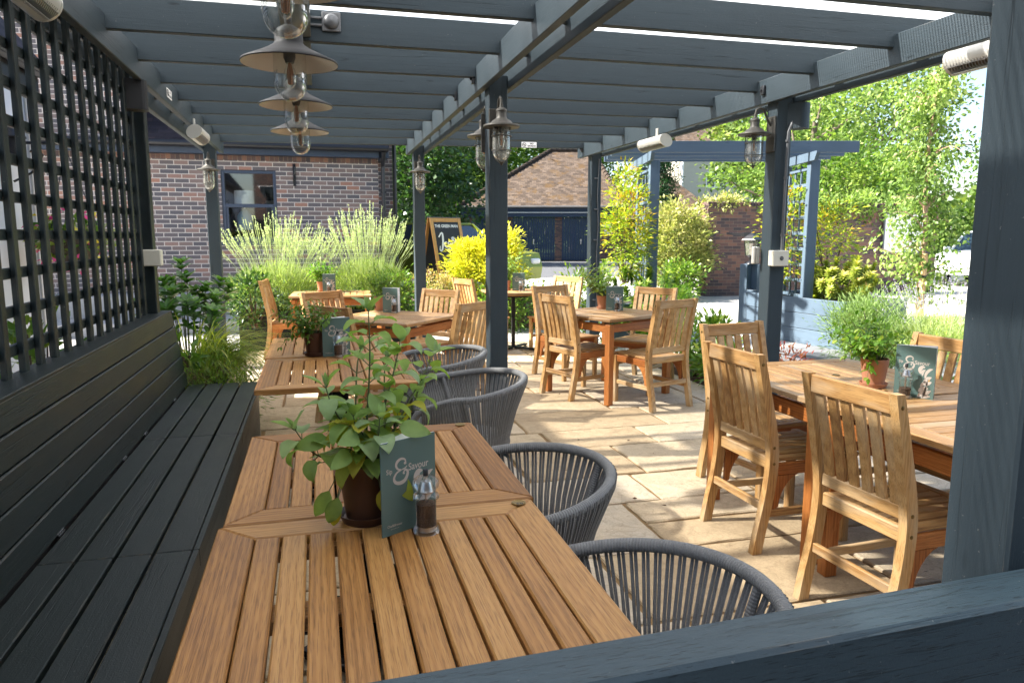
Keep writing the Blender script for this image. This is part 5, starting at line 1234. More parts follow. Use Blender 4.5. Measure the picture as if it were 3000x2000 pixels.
jbox((3.066, 4.672, 1.31), (.03, .05, .12), M['white_metal'], 'small white socket box on the side of the conduit post', -90)
def sensor(loc, label):
    t = thing('ceiling_sensor', label, 'sensor', loc, 0, 'round sensors on the rafters')
    b = MB(); b.bx(-.048, .048, -.014, 0, -.048, .048, .004); b.build('plate', M['grey_plastic'], t)
    b = MB(); b.lathe([(.04, 0), (.036, .016), (.022, .028), (0, .033)], TR(0, -.014, 0) @ RX(90), 24); b.build('dome', M['grey_plastic'], t)
    b = MB()
    for z in (-.02, .015): b.tube([(-.11, -.01, z), (-.048, -.01, z)], .007, 6)
    b.build('cable', M['grey_plastic'], t)
sensor((.118, 4.117, 2.545), 'round grey sensor on the rafter beside the pendant lamps'); sensor((-.86, 6.795, 2.53), 'round grey sensor on the rafter near the left beam')
def nosmoke(loc, rz, label):
    t = thing('no_smoking_sign', label, 'sign', loc, rz); F = Matrix(((1, 0, 0, 0), (0, 0, 1, -.0025), (0, 1, 0, 0), (0, 0, 0, 1)))
    b = MB(); b.bx(-.088, .088, -.002, 0, -.031, .031, .0006); b.build('plate', M['white'], t)
    b = MB(); b.tube([F @ Vector((-.057 + .021 * math.cos(a), .021 * math.sin(a), 0)) for a in [2 * PI * i / 24 for i in range(24)]], .003, 5, True)
    b.ribbon([(-.071, .015), (-.043, -.015)], [.006, .006], F); b.ribbon([(-.07, 0), (-.046, 0)], [.006, .006], F @ TR(0, 0, .0002))
    add_text(b, 'NO', .026, F @ TR(.03, .005, 0), 'CENTER', bold=.0012); add_text(b, 'SMOKING', .021, F @ TR(.03, -.02, 0), 'CENTER', bold=.001); b.build('lettering', M['ink'], t)
nosmoke((2.39, 8.268, 2.472), -5, 'white NO SMOKING sign on the far fascia rafter'); nosmoke((-.9485, 5.72, 2.42), 90, 'small NO SMOKING plate on the left beam seen at a slant')
t = thing('hanging_cable', 'thin grey cable clipped down the far right post', 'cable', (3.15, 8.095, 0)); b = MB(); b.tube([(.02 + .006 * math.sin(z * 9), -.006, z) for z in [2.32 - k * .06 for k in range(32)]], .007, 6); b.build('wire', M['grey_plastic'], t)
for k, z in enumerate((2.1, 1.75, 1.4, 1.05, .7)): b = MB(); b.box((.0, -.006, z), (.05, .012, .018), None, .003); b.build('clip', M['grey_plastic'], t)

# ---------------------------------------------------------------- chalkboard, raised bed, vehicles
t = thing('raised_bed', 'low brick raised bed holding the golden shrub beyond the patio', 'raised bed', (2.45, 12.2, 0)); b = MB()
for a, c in (((-1.0, -.85), (1.3, -.85)), ((1.3, -.85), (1.3, 1.0)), ((1.3, 1.0), (-1.0, 1.0)), ((-1.0, 1.0), (-1.0, -.85))): wall_quad(b, a, c, -.03, .5, 0)
b.build('wall', M['brick_wall'], t); b = MB(); b.bx(-.99, 1.29, -.84, .99, .3, .5, .02); b.build('soil', M['soil'], t)
def aboard():
    t = thing('chalkboard_sign', 'wooden A-frame chalkboard sign with white hand lettering', 'sign', (2.12, 12.55, .5), 24); W, Hh = .62, 1.24; Cw = wood('board_frame_wood', (.42, .19, .05), (.62, .33, .1), (.75, .45, .18), .45)
    for nm, s in (('front', -1), ('back', 1)):
        Mx = TR(0, 0, Hh) @ RX(-14 * s if s < 0 else -14) @ TR(0, 0, -Hh) if False else (TR(0, 0, Hh) @ RX(15 * s) @ TR(0, 0, -Hh))
        b = MB()
        for x0, x1, z0, z1 in ((-W / 2, -W / 2 + .06, 0, Hh), (W / 2 - .06, W / 2, 0, Hh), (-W / 2 + .06, W / 2 - .06, Hh - .075, Hh), (-W / 2 + .06, W / 2 - .06, .12, .18)): b.bx(x0, x1, s * .03 - .014, s * .03 + .014, z0, z1, .004, Mx)
        f = b.build('frame', Cw, t)
        b = MB(); b.bx(-W / 2 + .055, W / 2 - .055, s * .03 - .006, s * .03 + .006, .17, Hh - .07, .001, Mx); bd = b.build('board', M['chalk'], t)
        if s < 0:
            F = Mx @ Matrix(((1, 0, 0, 0), (0, 0, 1, -.0385), (0, 1, 0, 0), (0, 0, 0, 1)))
            b = MB(); add_text(b, 'THE GREEN MAN', .07, F @ TR(0, Hh - .17, 0), 'CENTER', bold=.0022, sx=.86)
            q = spline([(-.19, .9), (-.13, .97), (-.105, .95), (-.12, .8), (-.16, .68), (-.2, .68), (-.185, .75)], 26); b.ribbon([(p.x, p.y) for p in q], taper(26, .02, .04, .014), F)
            for cx, e in ((-.06, 0), (.01, 1)):
                q = arc(cx, .77, .03, 40, 330, 14, .05); b.ribbon(q, taper(14, .014, .028, .012), F)
                if e: b.ribbon([(cx - .03, .765), (cx + .025, .79)], [.016, .016], F)
            b.ribbon([(-.08, .68), (-.02, .7), (.03, .705)], [.008, .016, .006], F)
            add_text(b, '&', .17, F @ TR(.1, .79, 0), 'CENTER', bold=.004)
            add_text(b, 'TREATS', .05, F @ TR(.12, .63, 0), 'CENTER', bold=.001); add_text(b, 'OFFERS', .095, F @ TR(-.0, .45, 0), 'CENTER', bold=.003, sx=.9); b.build('lettering', M['white'], bd)
    b = MB(); b.bx(-W / 2, W / 2, -.05, .05, Hh + .002, Hh + .018, .003); b.build('top_strip', M['grey_plastic'], t)
aboard()
def car(loc, rz, paintm, label, name='parked_car', sc=1.0):
    t = thing(name, label, 'car', loc, rz); t.scale = (sc,) * 3
    # side outline (y along length, z up), extruded with tumblehome in cross sections
    body = [(-2.15, .35), (-2.2, .62), (-2.1, .93), (-1.2, 1.02), (-1.0, 1.04), (1.7, 1.06), (2.12, .98), (2.2, .62), (2.12, .32)]
    b = MB(); n = len(body); secs = [(-.86, .04), (-.9, 0), (.9, 0), (.86, .04)]; vs = []; fs = []
    for x, ins in ((-.84, .05), (-.9, .0), (.9, 0), (.84, .05)):
        for y, z in body: vs.append((x, y * (1 - ins * .4), z - (ins if z > .7 else -ins * .3)))
    for s in range(3): fs += [[s * n + i, s * n + (i + 1) % n, (s + 1) * n + (i + 1) % n, (s + 1) * n + i] for i in range(n)]
    fs += [list(range(n))[::-1], [3 * n + i for i in range(n)]]; b.add(vs, fs)
    roof = [(-.95, 1.0), (-.25, 1.56), (1.2, 1.6), (1.85, 1.05)]; vs = []; m = 4
    for x, k in ((-.82, 0), (-.66, 1), (.66, 1), (.82, 0)): pass
    b.bx(-.62, .62, -.28, 1.2, 1.55, 1.62, .03); b.build('body', paintm, t)
    g = MB(); vs = [(-.8, -.98, 1.02), (.8, -.98, 1.02), (.62, -.26, 1.57), (-.62, -.26, 1.57), (-.8, 1.75, 1.04), (.8, 1.75, 1.04), (.62, 1.2, 1.57), (-.62, 1.2, 1.57)]
    g.add(vs, [[0, 1, 2, 3], [5, 4, 7, 6], [4, 0, 3, 7], [1, 5, 6, 2]]); g.build('windows', M['car_glass'], t)
    for s in (-1, 1):
        for a, c in (((.8 * s, -.98, 1.02), (.63 * s, -.26, 1.58)), ((.8 * s, .4, 1.04), (.64 * s, .4, 1.58)), ((.8 * s, 1.75, 1.05), (.63 * s, 1.2, 1.58))): b = MB(); b.bar(a, c, .06, .06); b.build('pillar', paintm, t)
    for s in (-1, 1):
        for y in (-1.35, 1.4):
            w = MB(); w.lathe([(.18, -.1), (.31, -.1), (.33, -.07), (.33, .07), (.31, .1), (.18, .1)], TR(s * .82, y, .33) @ RY(90), 22); wh = w.build('wheel', M['gutter'], t)
            w = MB(); w.lathe([(0, .09), (.18, .1), (.19, .08)], TR(s * .82, y, .33) @ RY(90 * s), 16); w.build('rim', M['steel'], wh)
        w = MB(); w.box((s * .68, -2.16, .75), (.3, .1, .12), None, .03); w.build('headlight', M['white'], t)
        w = MB(); w.box((s * .98, -.75, 1.08), (.2, .1, .14), None, .03); w.build('mirror', paintm, t)
    return t
car((3.35, 19.5, -.03), 35, simple('olive_car_paint', (.2, .24, .02), .2, .2), 'yellow-green car parked behind the chalkboard sign', sc=1.12)
car((20.0, 18.2, -.03), -60, simple('white_car_paint', (.78, .79, .8), .2), 'white car parked beyond the end of the garden wall at the right edge')
# ---------------------------------------------------------------- garden arbour and planters
def arbour():
    O = Vector((4.5, 9.41, 0)); d = Vector((.966, -.26, 0)).normalized(); ang = math.degrees(math.atan2(d.y, d.x))
    t = thing('garden_arbour', 'blue-grey timber arbour with lattice sides behind the dining terrace', 'arbour', O, ang); P = M['paint_arbor']; Lx = 2.17
    for x in (0, Lx):
        for y in (0, 1.02): b = MB(); b.bx(x - .066, x + .066, y - .066, y + .066, -.02, 2.46, .005); b.build('post', P, t)
    for y in (-.1, .35, .8, 1.15): b = MB(); b.bar((-.55, y, 2.63), (Lx + .55, y, 2.63), .05, .15); b.build('beam', P, t)
    for x in (0, Lx):
        b = MB(); b.prism([(-.35, 2.53), (-.28, 2.44), (1.3, 2.44), (1.37, 2.53), (1.37, 2.555), (-.35, 2.555)], .05, Matrix(((0, 0, 1, x - .085), (1, 0, 0, 0), (0, 1, 0, 0), (0, 0, 0, 1)))); b.build('cross_beam', P, t)
    for x in (0, Lx):
        for k in range(4): y = .06 + .9 * (k + .5) / 4; b = MB(); b.bx(x - .014, x + .006, y - .02, y + .02, .5, 2.42, .003); b.build('lattice_upright', P, t)
        for k in range(9): z = .6 + k * .22; b = MB(); b.bx(x - .036, x - .015, .055, .965, z - .023, z + .023, .003); b.build('lattice_rail', P, t)
    return t
arbour()
def planter(name, label, loc, rz, sx, sy, h, mat, boards=3, soil=True):
    t = thing(name, label, 'planter', loc, rz); bh = h / boards
    for k in range(boards):
        b = MB(); z0, z1 = k * bh + .002, (k + 1) * bh - .003
        b.bx(0, sx, 0, .035, z0, z1, .005); b.bx(0, sx, sy - .035, sy, z0, z1, .005); b.bx(0, .035, .036, sy - .036, z0, z1, .005); b.bx(sx - .035, sx, .036, sy - .036, z0, z1, .005); b.build('board', mat, t)
    if soil: b = MB(); b.bx(.036, sx - .036, .036, sy - .036, h * .4, h - .05, .01); b.build('soil', M['soil'], t)
    return t
planter('timber_planter', 'pale blue painted timber planter below the right end of the arbour', (6.5, 7.95, -.03), 7, 1.1, 1.9, .64, M['paint_arbor'])
t = thing('planter_pier', 'square blue-grey corner pier of the arbour planter with a dark slot', 'pier', (6.38, 9.95, -.03), -58)
b = MB(); b.bx(-.12, .0, -.06, .12, 0, 1.05, .005); b.bx(.0, .16, -.06, -.02, 0, .66, .005); b.bx(.16, .24, -.06, .12, 0, 1.05, .005); b.bx(.0, .16, .08, .12, .66, 1.05, .005); b.build('pier', M['paint_arbor'], t)
t = thing('garden_lantern', 'small black garden lantern standing on the arbour planter pier', 'lantern', (6.4, 9.95, 1.022), -58)
b = MB(); b.lathe([(0, 0), (.07, 0), (.06, .02), (.02, .04), (.018, .1), (.06, .12), (.06, .13), (0, .13)], None, 12); b.build('foot', M['gutter'], t)
b = MB()
for sx in (-1, 1):
    for sy in (-1, 1): b.bar((sx * .06, sy * .06, .13), (sx * .08, sy * .08, .36), .012, .012)
b.lathe([(.15, .36), (.14, .375), (.07, .43), (.02, .46), (.01, .52), (0, .52)], RZ(45), 4, smooth=False); b.build('cage', M['gutter'], t)
b = MB(); b.lathe([(.078, .132), (.105, .358)], RZ(45), 4, smooth=False); b.build('glass', M['glass_dusty'], t)
planter('timber_planter', 'dark navy timber planter full of tall lavender behind the far tables', (-.98, 9.78, -.03), 0, 2.35, .55, .52, M['paint_shade_dark'])
planter('timber_planter', 'blue-grey timber planter under the left end of the arbour, hidden by shrubs', (3.95, 9.45, -.03), -14, 1.0, 1.3, .55, M['paint_arbor'])
planter('timber_planter', 'low dark planter past the bench end with grass spilling over it', (-1.32, 5.5, -.012), 0, .66, 1.6, .42, M['paint_shade_dark'], 2)

# ---------------------------------------------------------------- plants
def shrub(name, label, loc, rad, n, L, W, mat, clumps=30, csize=.22, up=.5, z0=0, stems=8, fold=.18, cat='shrub', group=None, fill=.25, seed=None, flat=0, whorl=False):
    """leaf clumps spread through an uneven ellipsoid, on a few woody stems"""
    t = thing(name, label, cat, loc, group=group); rx, ry, rz = rad; c = np.array([0, 0, z0 + rz])
    d = sphere_pts(clumps); rr = RNG.uniform(.45, 1.0, (clumps, 1)) ** .6 * RNG.uniform(.82, 1.14, (clumps, 1)); cc = c + d * rr * np.array([rx, ry, rz]); cc[:, 2] = np.maximum(cc[:, 2], z0 + .04)
    l = Leaves(); per = max(4, n // clumps)
    if whorl:
        for k in range(clumps):
            ax = norm(d[k] * .5 + np.array([0, 0, .8])); s1 = norm(np.cross(ax, [.3, .5, .2])); s2 = np.cross(ax, s1)
            a = np.arange(per) * 2.4; f = np.linspace(0, 1, per)
            D = s1 * np.cos(a)[:, None] + s2 * np.sin(a)[:, None] + ax * (.25 + .8 * f)[:, None]; P = cc[k] + ax * (f * csize - csize * .5)[:, None]
            l.add(P, D, L * RNG.uniform(.75, 1.15, per), W, np.clip(RNG.normal(.25 + .45 * f, .15), 0, 1), ax, fold, .25)
    else:
        idx = RNG.integers(0, clumps, n); off = RNG.normal(size=(n, 3)) * csize * np.array([1, 1, .75]) * .55; P = cc[idx] + off
        D = off / csize + (P - c) / np.array([rx, ry, rz]) * .8 + np.array([0, 0, up]) + RNG.normal(size=(n, 3)) * .45
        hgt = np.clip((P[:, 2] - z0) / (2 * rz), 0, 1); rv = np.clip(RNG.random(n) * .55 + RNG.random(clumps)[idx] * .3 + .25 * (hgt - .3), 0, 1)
        if flat: D[:, 2] *= flat
        l.add(P, D, L * RNG.uniform(.7, 1.2, n), W * RNG.uniform(.75, 1.15, n), rv, None, fold, .12)
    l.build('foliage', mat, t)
    if stems:
        b = MB()
        for k in range(stems):
            e = cc[k % clumps]; b.tube(curve_pts((e[0] * .15, e[1] * .15, 0), tuple(e), (0, 0, .03), 5), [.012, .01, .008, .006, .003], 5)
        b.build('stems', M['stem_brown'], t)
    return t
def lavender(label, loc, rx, ry, hgt, nspk, nleaf, flower='lf_spike', spread=.5, seed=1, top=1.0, group=None):
    t = thing('lavender_plant', label, 'lavender', loc, group=group)
    l = Leaves(); a = RNG.uniform(0, 2 * PI, nleaf); q = np.sqrt(RNG.random(nleaf)); P = np.stack([np.cos(a) * q * rx * .75, np.sin(a) * q * ry * .75, RNG.random(nleaf) ** .8 * hgt * .5 * (1.05 - q * .4)], 1)
    D = np.stack([np.cos(a) * q * .9, np.sin(a) * q * .9, np.full(nleaf, .9)], 1) + RNG.normal(size=(nleaf, 3)) * .4
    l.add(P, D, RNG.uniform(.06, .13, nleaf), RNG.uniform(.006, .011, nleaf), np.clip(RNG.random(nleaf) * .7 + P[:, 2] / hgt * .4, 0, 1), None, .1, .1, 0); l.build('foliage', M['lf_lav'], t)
    st = Leaves(); fl = Leaves(); a = RNG.uniform(0, 2 * PI, nspk); q = np.sqrt(RNG.random(nspk))
    for k in range(nspk):
        b0 = np.array([math.cos(a[k]) * q[k] * rx * .5, math.sin(a[k]) * q[k] * ry * .5, hgt * .3]); out = np.array([math.cos(a[k]) * rx, math.sin(a[k]) * ry, 0]) * q[k] * spread
        Ht = hgt * top * RNG.uniform(.72, 1.05) * (1 - .22 * q[k] ** 2); tip = np.array([b0[0] + out[0], b0[1] + out[1], Ht]); dv = tip - b0; ln = np.linalg.norm(dv)
        mid = b0 + dv * .5 + np.array([0, 0, .03])
        for p, e in ((b0, mid), (mid, tip)):
            w = e - p; m_ = np.linalg.norm(w)
            for u in ((1, 0, 0), (0, 1, 0)): st.add([p], [w], m_ * 1.02, .005, .4 + .4 * RNG.random(), [u], 0, 0, 0)
        dn = dv / ln; n = 16; f = RNG.random(n) ** 1.0; Pk = tip - dn * (f * .085)[:, None]
        sel = RNG.random() < .6
        if sel: Pk = np.concatenate([Pk, tip - dn * (.12 + RNG.random((4, 1)) * .015)])
        Dk = dn * .9 + RNG.normal(size=(len(Pk), 3)) * .45; fl.add(Pk, Dk, .019, .0095, RNG.random(len(Pk)), None, .1, 0, 0)
    st.build('stems', M['lf_spike'], t); fl.build('flower_spikes', M[flower], t); return t
lavender('tall bright lavender clump left of the potted golden herb', (-.5, 10.05, .44), .8, .38, 1.3, 250, 5200, spread=.5)
lavender('tall bright lavender clump between the golden herb and the far centre post', (.65, 10.08, .44), .75, .38, 1.4, 270, 5200, spread=.42)
lavender('sparse lavender clump leaning in front of the window', (-.05, 10.3, .44), .6, .3, 1.1, 60, 1200, spread=.6)
shrub('evergreen_shrub', 'dark glossy shrub spilling over the left end of the navy planter', (-.78, 9.72, .3), (.34, .3, .34), 900, .085, .035, M['lf_dark'], 34, .14, .2)
shrub('evergreen_shrub', 'dark glossy shrub at the right end of the navy planter by the far centre post', (1.0, 9.85, .3), (.36, .3, .36), 1000, .085, .035, M['lf_laurel'], 34, .14, .3)
# bed past the bench end
def skimmia():
    t = thing('skimmia_shrub', 'dark green shrub with whorls of pointed leaves just past the bench end', 'shrub', (-1.06, 6.5, .36)); l = Leaves(); b = MB(); rnd = random.Random(12)
    tops = [(-.28, -.3, .78), (-.17, -.1, .82), (.0, -.1, .98), (-.05, .1, .74), (.2, .05, .76), (.32, .2, .8), (.12, -.25, .62), (.3, -.1, .68), (-.35, .2, .74), (.05, .3, .7), (-.2, .3, .66), (.38, .35, .72), (-.1, -.38, .6), (.22, .4, .66), (-.4, -.1, .64), (.1, -.02, .6), (-.26, .05, .56), (.0, .2, .84), (.15, .15, .7), (-.15, .2, .8), (.28, .1, .6), (-.3, .1, .7), (.08, -.4, .66), (.3, -.3, .56), (-.08, -.25, .74)]
    for tx, ty, tz in tops:
        p0 = Vector((tx * .35, ty * .35, 0)); pts = curve_pts(p0, (tx, ty, tz), (0, 0, -.03), 8); b.tube(pts, [.008 - .0007 * k for k in range(8)], 5)
        ax = (pts[-1] - pts[-2]).normalized(); s1 = ax.orthogonal().normalized(); s2 = ax.cross(s1)
        for w, (zz, nl, LL) in enumerate(((0, 7, .13), (-.05, 6, .15), (-.13, 5, .15), (-.24, 4, .14))):
            a0 = rnd.uniform(0, 6)
            for k in range(nl):
                an = a0 + 2 * PI * k / nl; dr = s1 * math.cos(an) + s2 * math.sin(an); l.big(pts[-1] + ax * zz, dr + ax * (.75 - w * .12 + rnd.uniform(-.15, .2)), LL * rnd.uniform(.8, 1.1), LL * .42, rnd.uniform(.2, .75) + (.25 if w == 0 else 0), tuple(ax), .12, rnd.uniform(.1, .5), 5)
    b.build('stems', M['stem'], t); l.build('foliage', M['lf_skimmia'], t); t.scale = (.82, .82, .88)
skimmia()
def grass_tuft(label, loc, n, L, mat, spread=1.0, name='ornamental_grass', w=.007, bias=(0, 0, 0)):
    t = thing(name, label, 'grass', loc); l = Leaves(); rnd = random.Random(3)
    for k in range(n):
        a = rnd.uniform(0, 2 * PI); d = Vector((math.cos(a) * spread * rnd.uniform(.2, 1) + bias[0], math.sin(a) * spread * rnd.uniform(.2, 1) + bias[1], rnd.uniform(.6, 1.3)))
        l.big((rnd.uniform(-.12, .12), rnd.uniform(-.12, .12), 0), d, L * rnd.uniform(.6, 1.15), w * rnd.uniform(.8, 1.5), rnd.random(), (0, 0, 1), .1, rnd.uniform(1.0, 2.1), 8, .7)
    l.build('blades', mat, t); return t
grass_tuft('arching golden grass spilling over the low planter past the bench', (-.86, 5.95, .46), 430, .66, M['lf_grassy'], .7, w=.009, bias=(.55, -.12, 0))
grass_tuft('brown dead grass thatch tucked under the arching golden grass', (-.82, 5.68, .42), 170, .3, M['lf_straw'], 1.2, 'dry_grass', .005)
shrub('rosemary_bush', 'low fine-leaved green bush at the bench end beside the grass', (-.72, 5.5, .1), (.3, .26, .26), 3200, .06, .007, M['lf_laurel'], 60, .12, .6, group=None)
shrub('low_shrub', 'small bright young shoot beside the bench back end', (-.9, 5.42, .55), (.07, .07, .12), 26, .11, .045, M['lf_laurel'], 3, .05, .9, stems=3)
shrub('low_shrub', 'green leaves behind the foot of the lattice screen', (-1.45, 4.3, .0), (.2, .5, .5), 420, .1, .045, M['lf_laurel'], 22, .16, .5)
# golden shrub and companions
shrub('golden_shrub', 'bright golden yellow shrub in the raised bed behind the centre post', (2.63, 11.55, .42), (.66, .45, .48), 3600, .085, .034, M['lf_choisya'], 46, .17, .5, whorl=False)
shrub('golden_shrub', 'tall golden yellow shoots in the raised bed left of the centre post', (2.3, 11.5, .7), (.26, .25, .34), 1300, .08, .032, M['lf_choisya'], 22, .12, .7)
shrub('golden_shrub', 'golden yellow shrub top seen right of the centre post', (2.98, 11.6, .85), (.26, .25, .42), 1300, .08, .032, M['lf_choisya'], 20, .12, .7)
shrub('spirea_shrub', 'pink-tinged low shrub below the chalkboard sign', (1.72, 11.3, .34), (.42, .3, .28), 2200, .05, .02, M['lf_spirea'], 40, .1, .8)
shrub('green_shrub', 'dark green leafy base of the golden shrub behind the far chairs', (2.7, 11.1, -.02), (.85, .35, .4), 2000, .09, .036, M['lf_laurel'], 50, .17, .3)
# arbour planting
shrub('nandina_shrub', 'orange-tipped nandina climbing the left lattice of the arbour', (4.13, 9.45, .8), (.34, .3, .62), 2300, .09, .026, M['lf_nandina'], 46, .16, .3, flat=.6)
shrub('nandina_shrub', 'slim orange-tipped nandina shoot at the top of the left arbour lattice', (4.22, 9.75, 1.75), (.14, .2, .36), 420, .09, .026, M['lf_nandina'], 16, .1, .5)
shrub('glossy_shrub', 'dense fresh green rounded shrub beside the sunlit table', (4.22, 8.95, .0), (.74, .5, .52), 3300, .095, .036, M['lf_laurel'], 64, .15, .7, whorl=True, fill=0)
shrub('glossy_shrub', 'fresh green shrub left of the far right post', (3.55, 9.25, .0), (.42, .4, .5), 1500, .09, .035, M['lf_laurel'], 40, .15, .6)
shrub('glossy_shrub', 'small dark green shrub in bark mulch behind the right chair of the sunlit table', (3.98, 6.95, .0), (.3, .35, .27), 1100, .1, .04, M['lf_laurel'], 30, .13, .5)
shrub('glossy_shrub', 'pale green upright shoots in the mulch beside the table leg', (3.95, 7.5, .1), (.2, .2, .42), 420, .07, .03, M['lf_basil'], 18, .1, .9)
shrub('glossy_shrub', 'green shrub in the mulch seen through the slats of the far-end chair', (3.8, 6.2, .0), (.16, .4, .17), 500, .1, .04, M['lf_laurel'], 36, .15, .5)
shrub('glossy_shrub', 'low green plants in the mulch behind the right-hand table', (4.5, 4.4, .0), (.4, .6, .15), 700, .08, .034, M['lf_laurel'], 34, .15, .5)
shrub('red_nandina', 'small red-leaved nandina by the foot of the conduit post', (4.75, 6.6, .0), (.28, .26, .15), 420, .075, .022, M['lf_red'], 28, .13, .6, flat=.8)
shrub('nandina_shrub', 'tall golden orange nandina right of the arbour', (7.3, 9.3, .75), (.36, .36, .64), 1300, .1, .028, M['lf_nandina'], 50, .18, .3, flat=.6)
shrub('photinia_shrub', 'yellow-green clipped shrub in the pale blue planter', (7.05, 8.75, .5), (.52, .58, .29), 3800, .09, .038, M['lf_photinia'], 80, .14, .7, whorl=True)
shrub('climbing_plant', 'leafy climber growing up the right lattice of the arbour', (6.5, 9.35, .6), (.16, .42, .85), 900, .08, .035, M['lf_nandina'], 40, .15, .2)
shrub('rosemary_bush', 'feathery bright rosemary bush behind the basil pot', (6.35, 7.3, -.03), (.46, .42, .37), 8000, .075, .009, M['lf_rosemary'], 90, .17, 1.0)
shrub('rosemary_bush', 'yellow-green feathery bush low behind the right-hand table', (5.75, 6.3, -.03), (.3, .3, .16), 2400, .07, .009, M['lf_rosemary'], 60, .14, 1.0)
lavender('pale lavender in flower at the right edge behind the chair', (6.75, 6.75, 0), .85, .6, 1.0, 110, 4200, 'lf_lilac', .5)
lavender('pale lavender bush right of the rosemary', (7.6, 7.6, 0), .8, .6, .95, 60, 3200, 'lf_lilac', .5)
# hedge over the garden wall end and ivy along the top
shrub('variegated_hedge', 'cream and gold variegated hedge smothering the end of the brick wall', (8.35, 16.1, -.03), (.8, .6, 1.18), 8500, .1, .06, M['lf_ivy'], 130, .22, .4)
shrub('glossy_shrub', 'dark green shrub at the foot of the variegated hedge', (8.0, 15.1, -.03), (.4, .35, .45), 1200, .11, .055, M['lf_laurel'], 34, .18, .5)
shrub('wall_climber', 'pale climber trailing along the top of the brick garden wall', (13.1, 16.05, 1.9), (2.5, .4, .28), 3600, .11, .065, M['lf_birch'], 90, .2, .2, stems=0)
shrub('wall_climber', 'gold climber on the left top corner of the brick garden wall', (9.6, 16.35, 2.1), (.7, .3, .13), 700, .1, .06, M['lf_ivy'], 40, .18, .3, stems=0)

# ---------------------------------------------------------------- trees
def tree(name, label, loc, h, crown_r, crown_z, n, L, W, mat, clumps=90, csize=.9, trunk_r=.16, limbs=9, bark='bark_trunk', cat='tree', group=None, shape=1.0, lean=(0, 0), droop=0):
    t = thing(name, label, cat, loc, group=group); rz = (h - crown_z) / 2; c = np.array([lean[0], lean[1], crown_z + rz])
    d = sphere_pts(clumps); rr = RNG.uniform(.25, 1.0, (clumps, 1)) ** .55 * RNG.uniform(.8, 1.15, (clumps, 1)); cc = c + d * rr * np.array([crown_r, crown_r, rz])
    if shape != 1.0:
        f = np.clip((cc[:, 2] - crown_z) / (2 * rz), 0, 1); k = (1 - f) ** shape + .12; cc[:, :2] = c[:2] + (cc[:, :2] - c[:2]) * k[:, None]
    idx = RNG.integers(0, clumps, n); off = RNG.normal(size=(n, 3)) * csize * np.array([1, 1, .7]) * .5; P = cc[idx] + off
    D = off / csize * .8 + (P - c) / np.array([crown_r, crown_r, rz]) * .5 + RNG.normal(size=(n, 3)) * .6 + np.array([0, 0, -droop])
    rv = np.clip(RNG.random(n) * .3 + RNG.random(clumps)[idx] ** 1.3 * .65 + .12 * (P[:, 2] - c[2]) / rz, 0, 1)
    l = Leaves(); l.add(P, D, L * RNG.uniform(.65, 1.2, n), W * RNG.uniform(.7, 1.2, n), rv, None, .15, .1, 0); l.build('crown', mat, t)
    b = MB(); top = Vector((lean[0] * .8, lean[1] * .8, crown_z + rz * 1.3)); tp = curve_pts((0, 0, -.05), top, (random.uniform(-.1, .1) * h * .2, 0, 0), 8)
    b.tube(tp, [trunk_r * (1.15 - .125 * k) for k in range(8)], 10)
    for k in range(limbs):
        e = Vector(cc[k % clumps]); s = tp[3 + k % 4] if e.z > crown_z else tp[3]; b.tube(curve_pts(s, e, (0, 0, -.06 * h * .3), 6), [trunk_r * .42 * (1 - .15 * q) for q in range(6)], 6)
    b.build('trunk', M[bark], t); return t
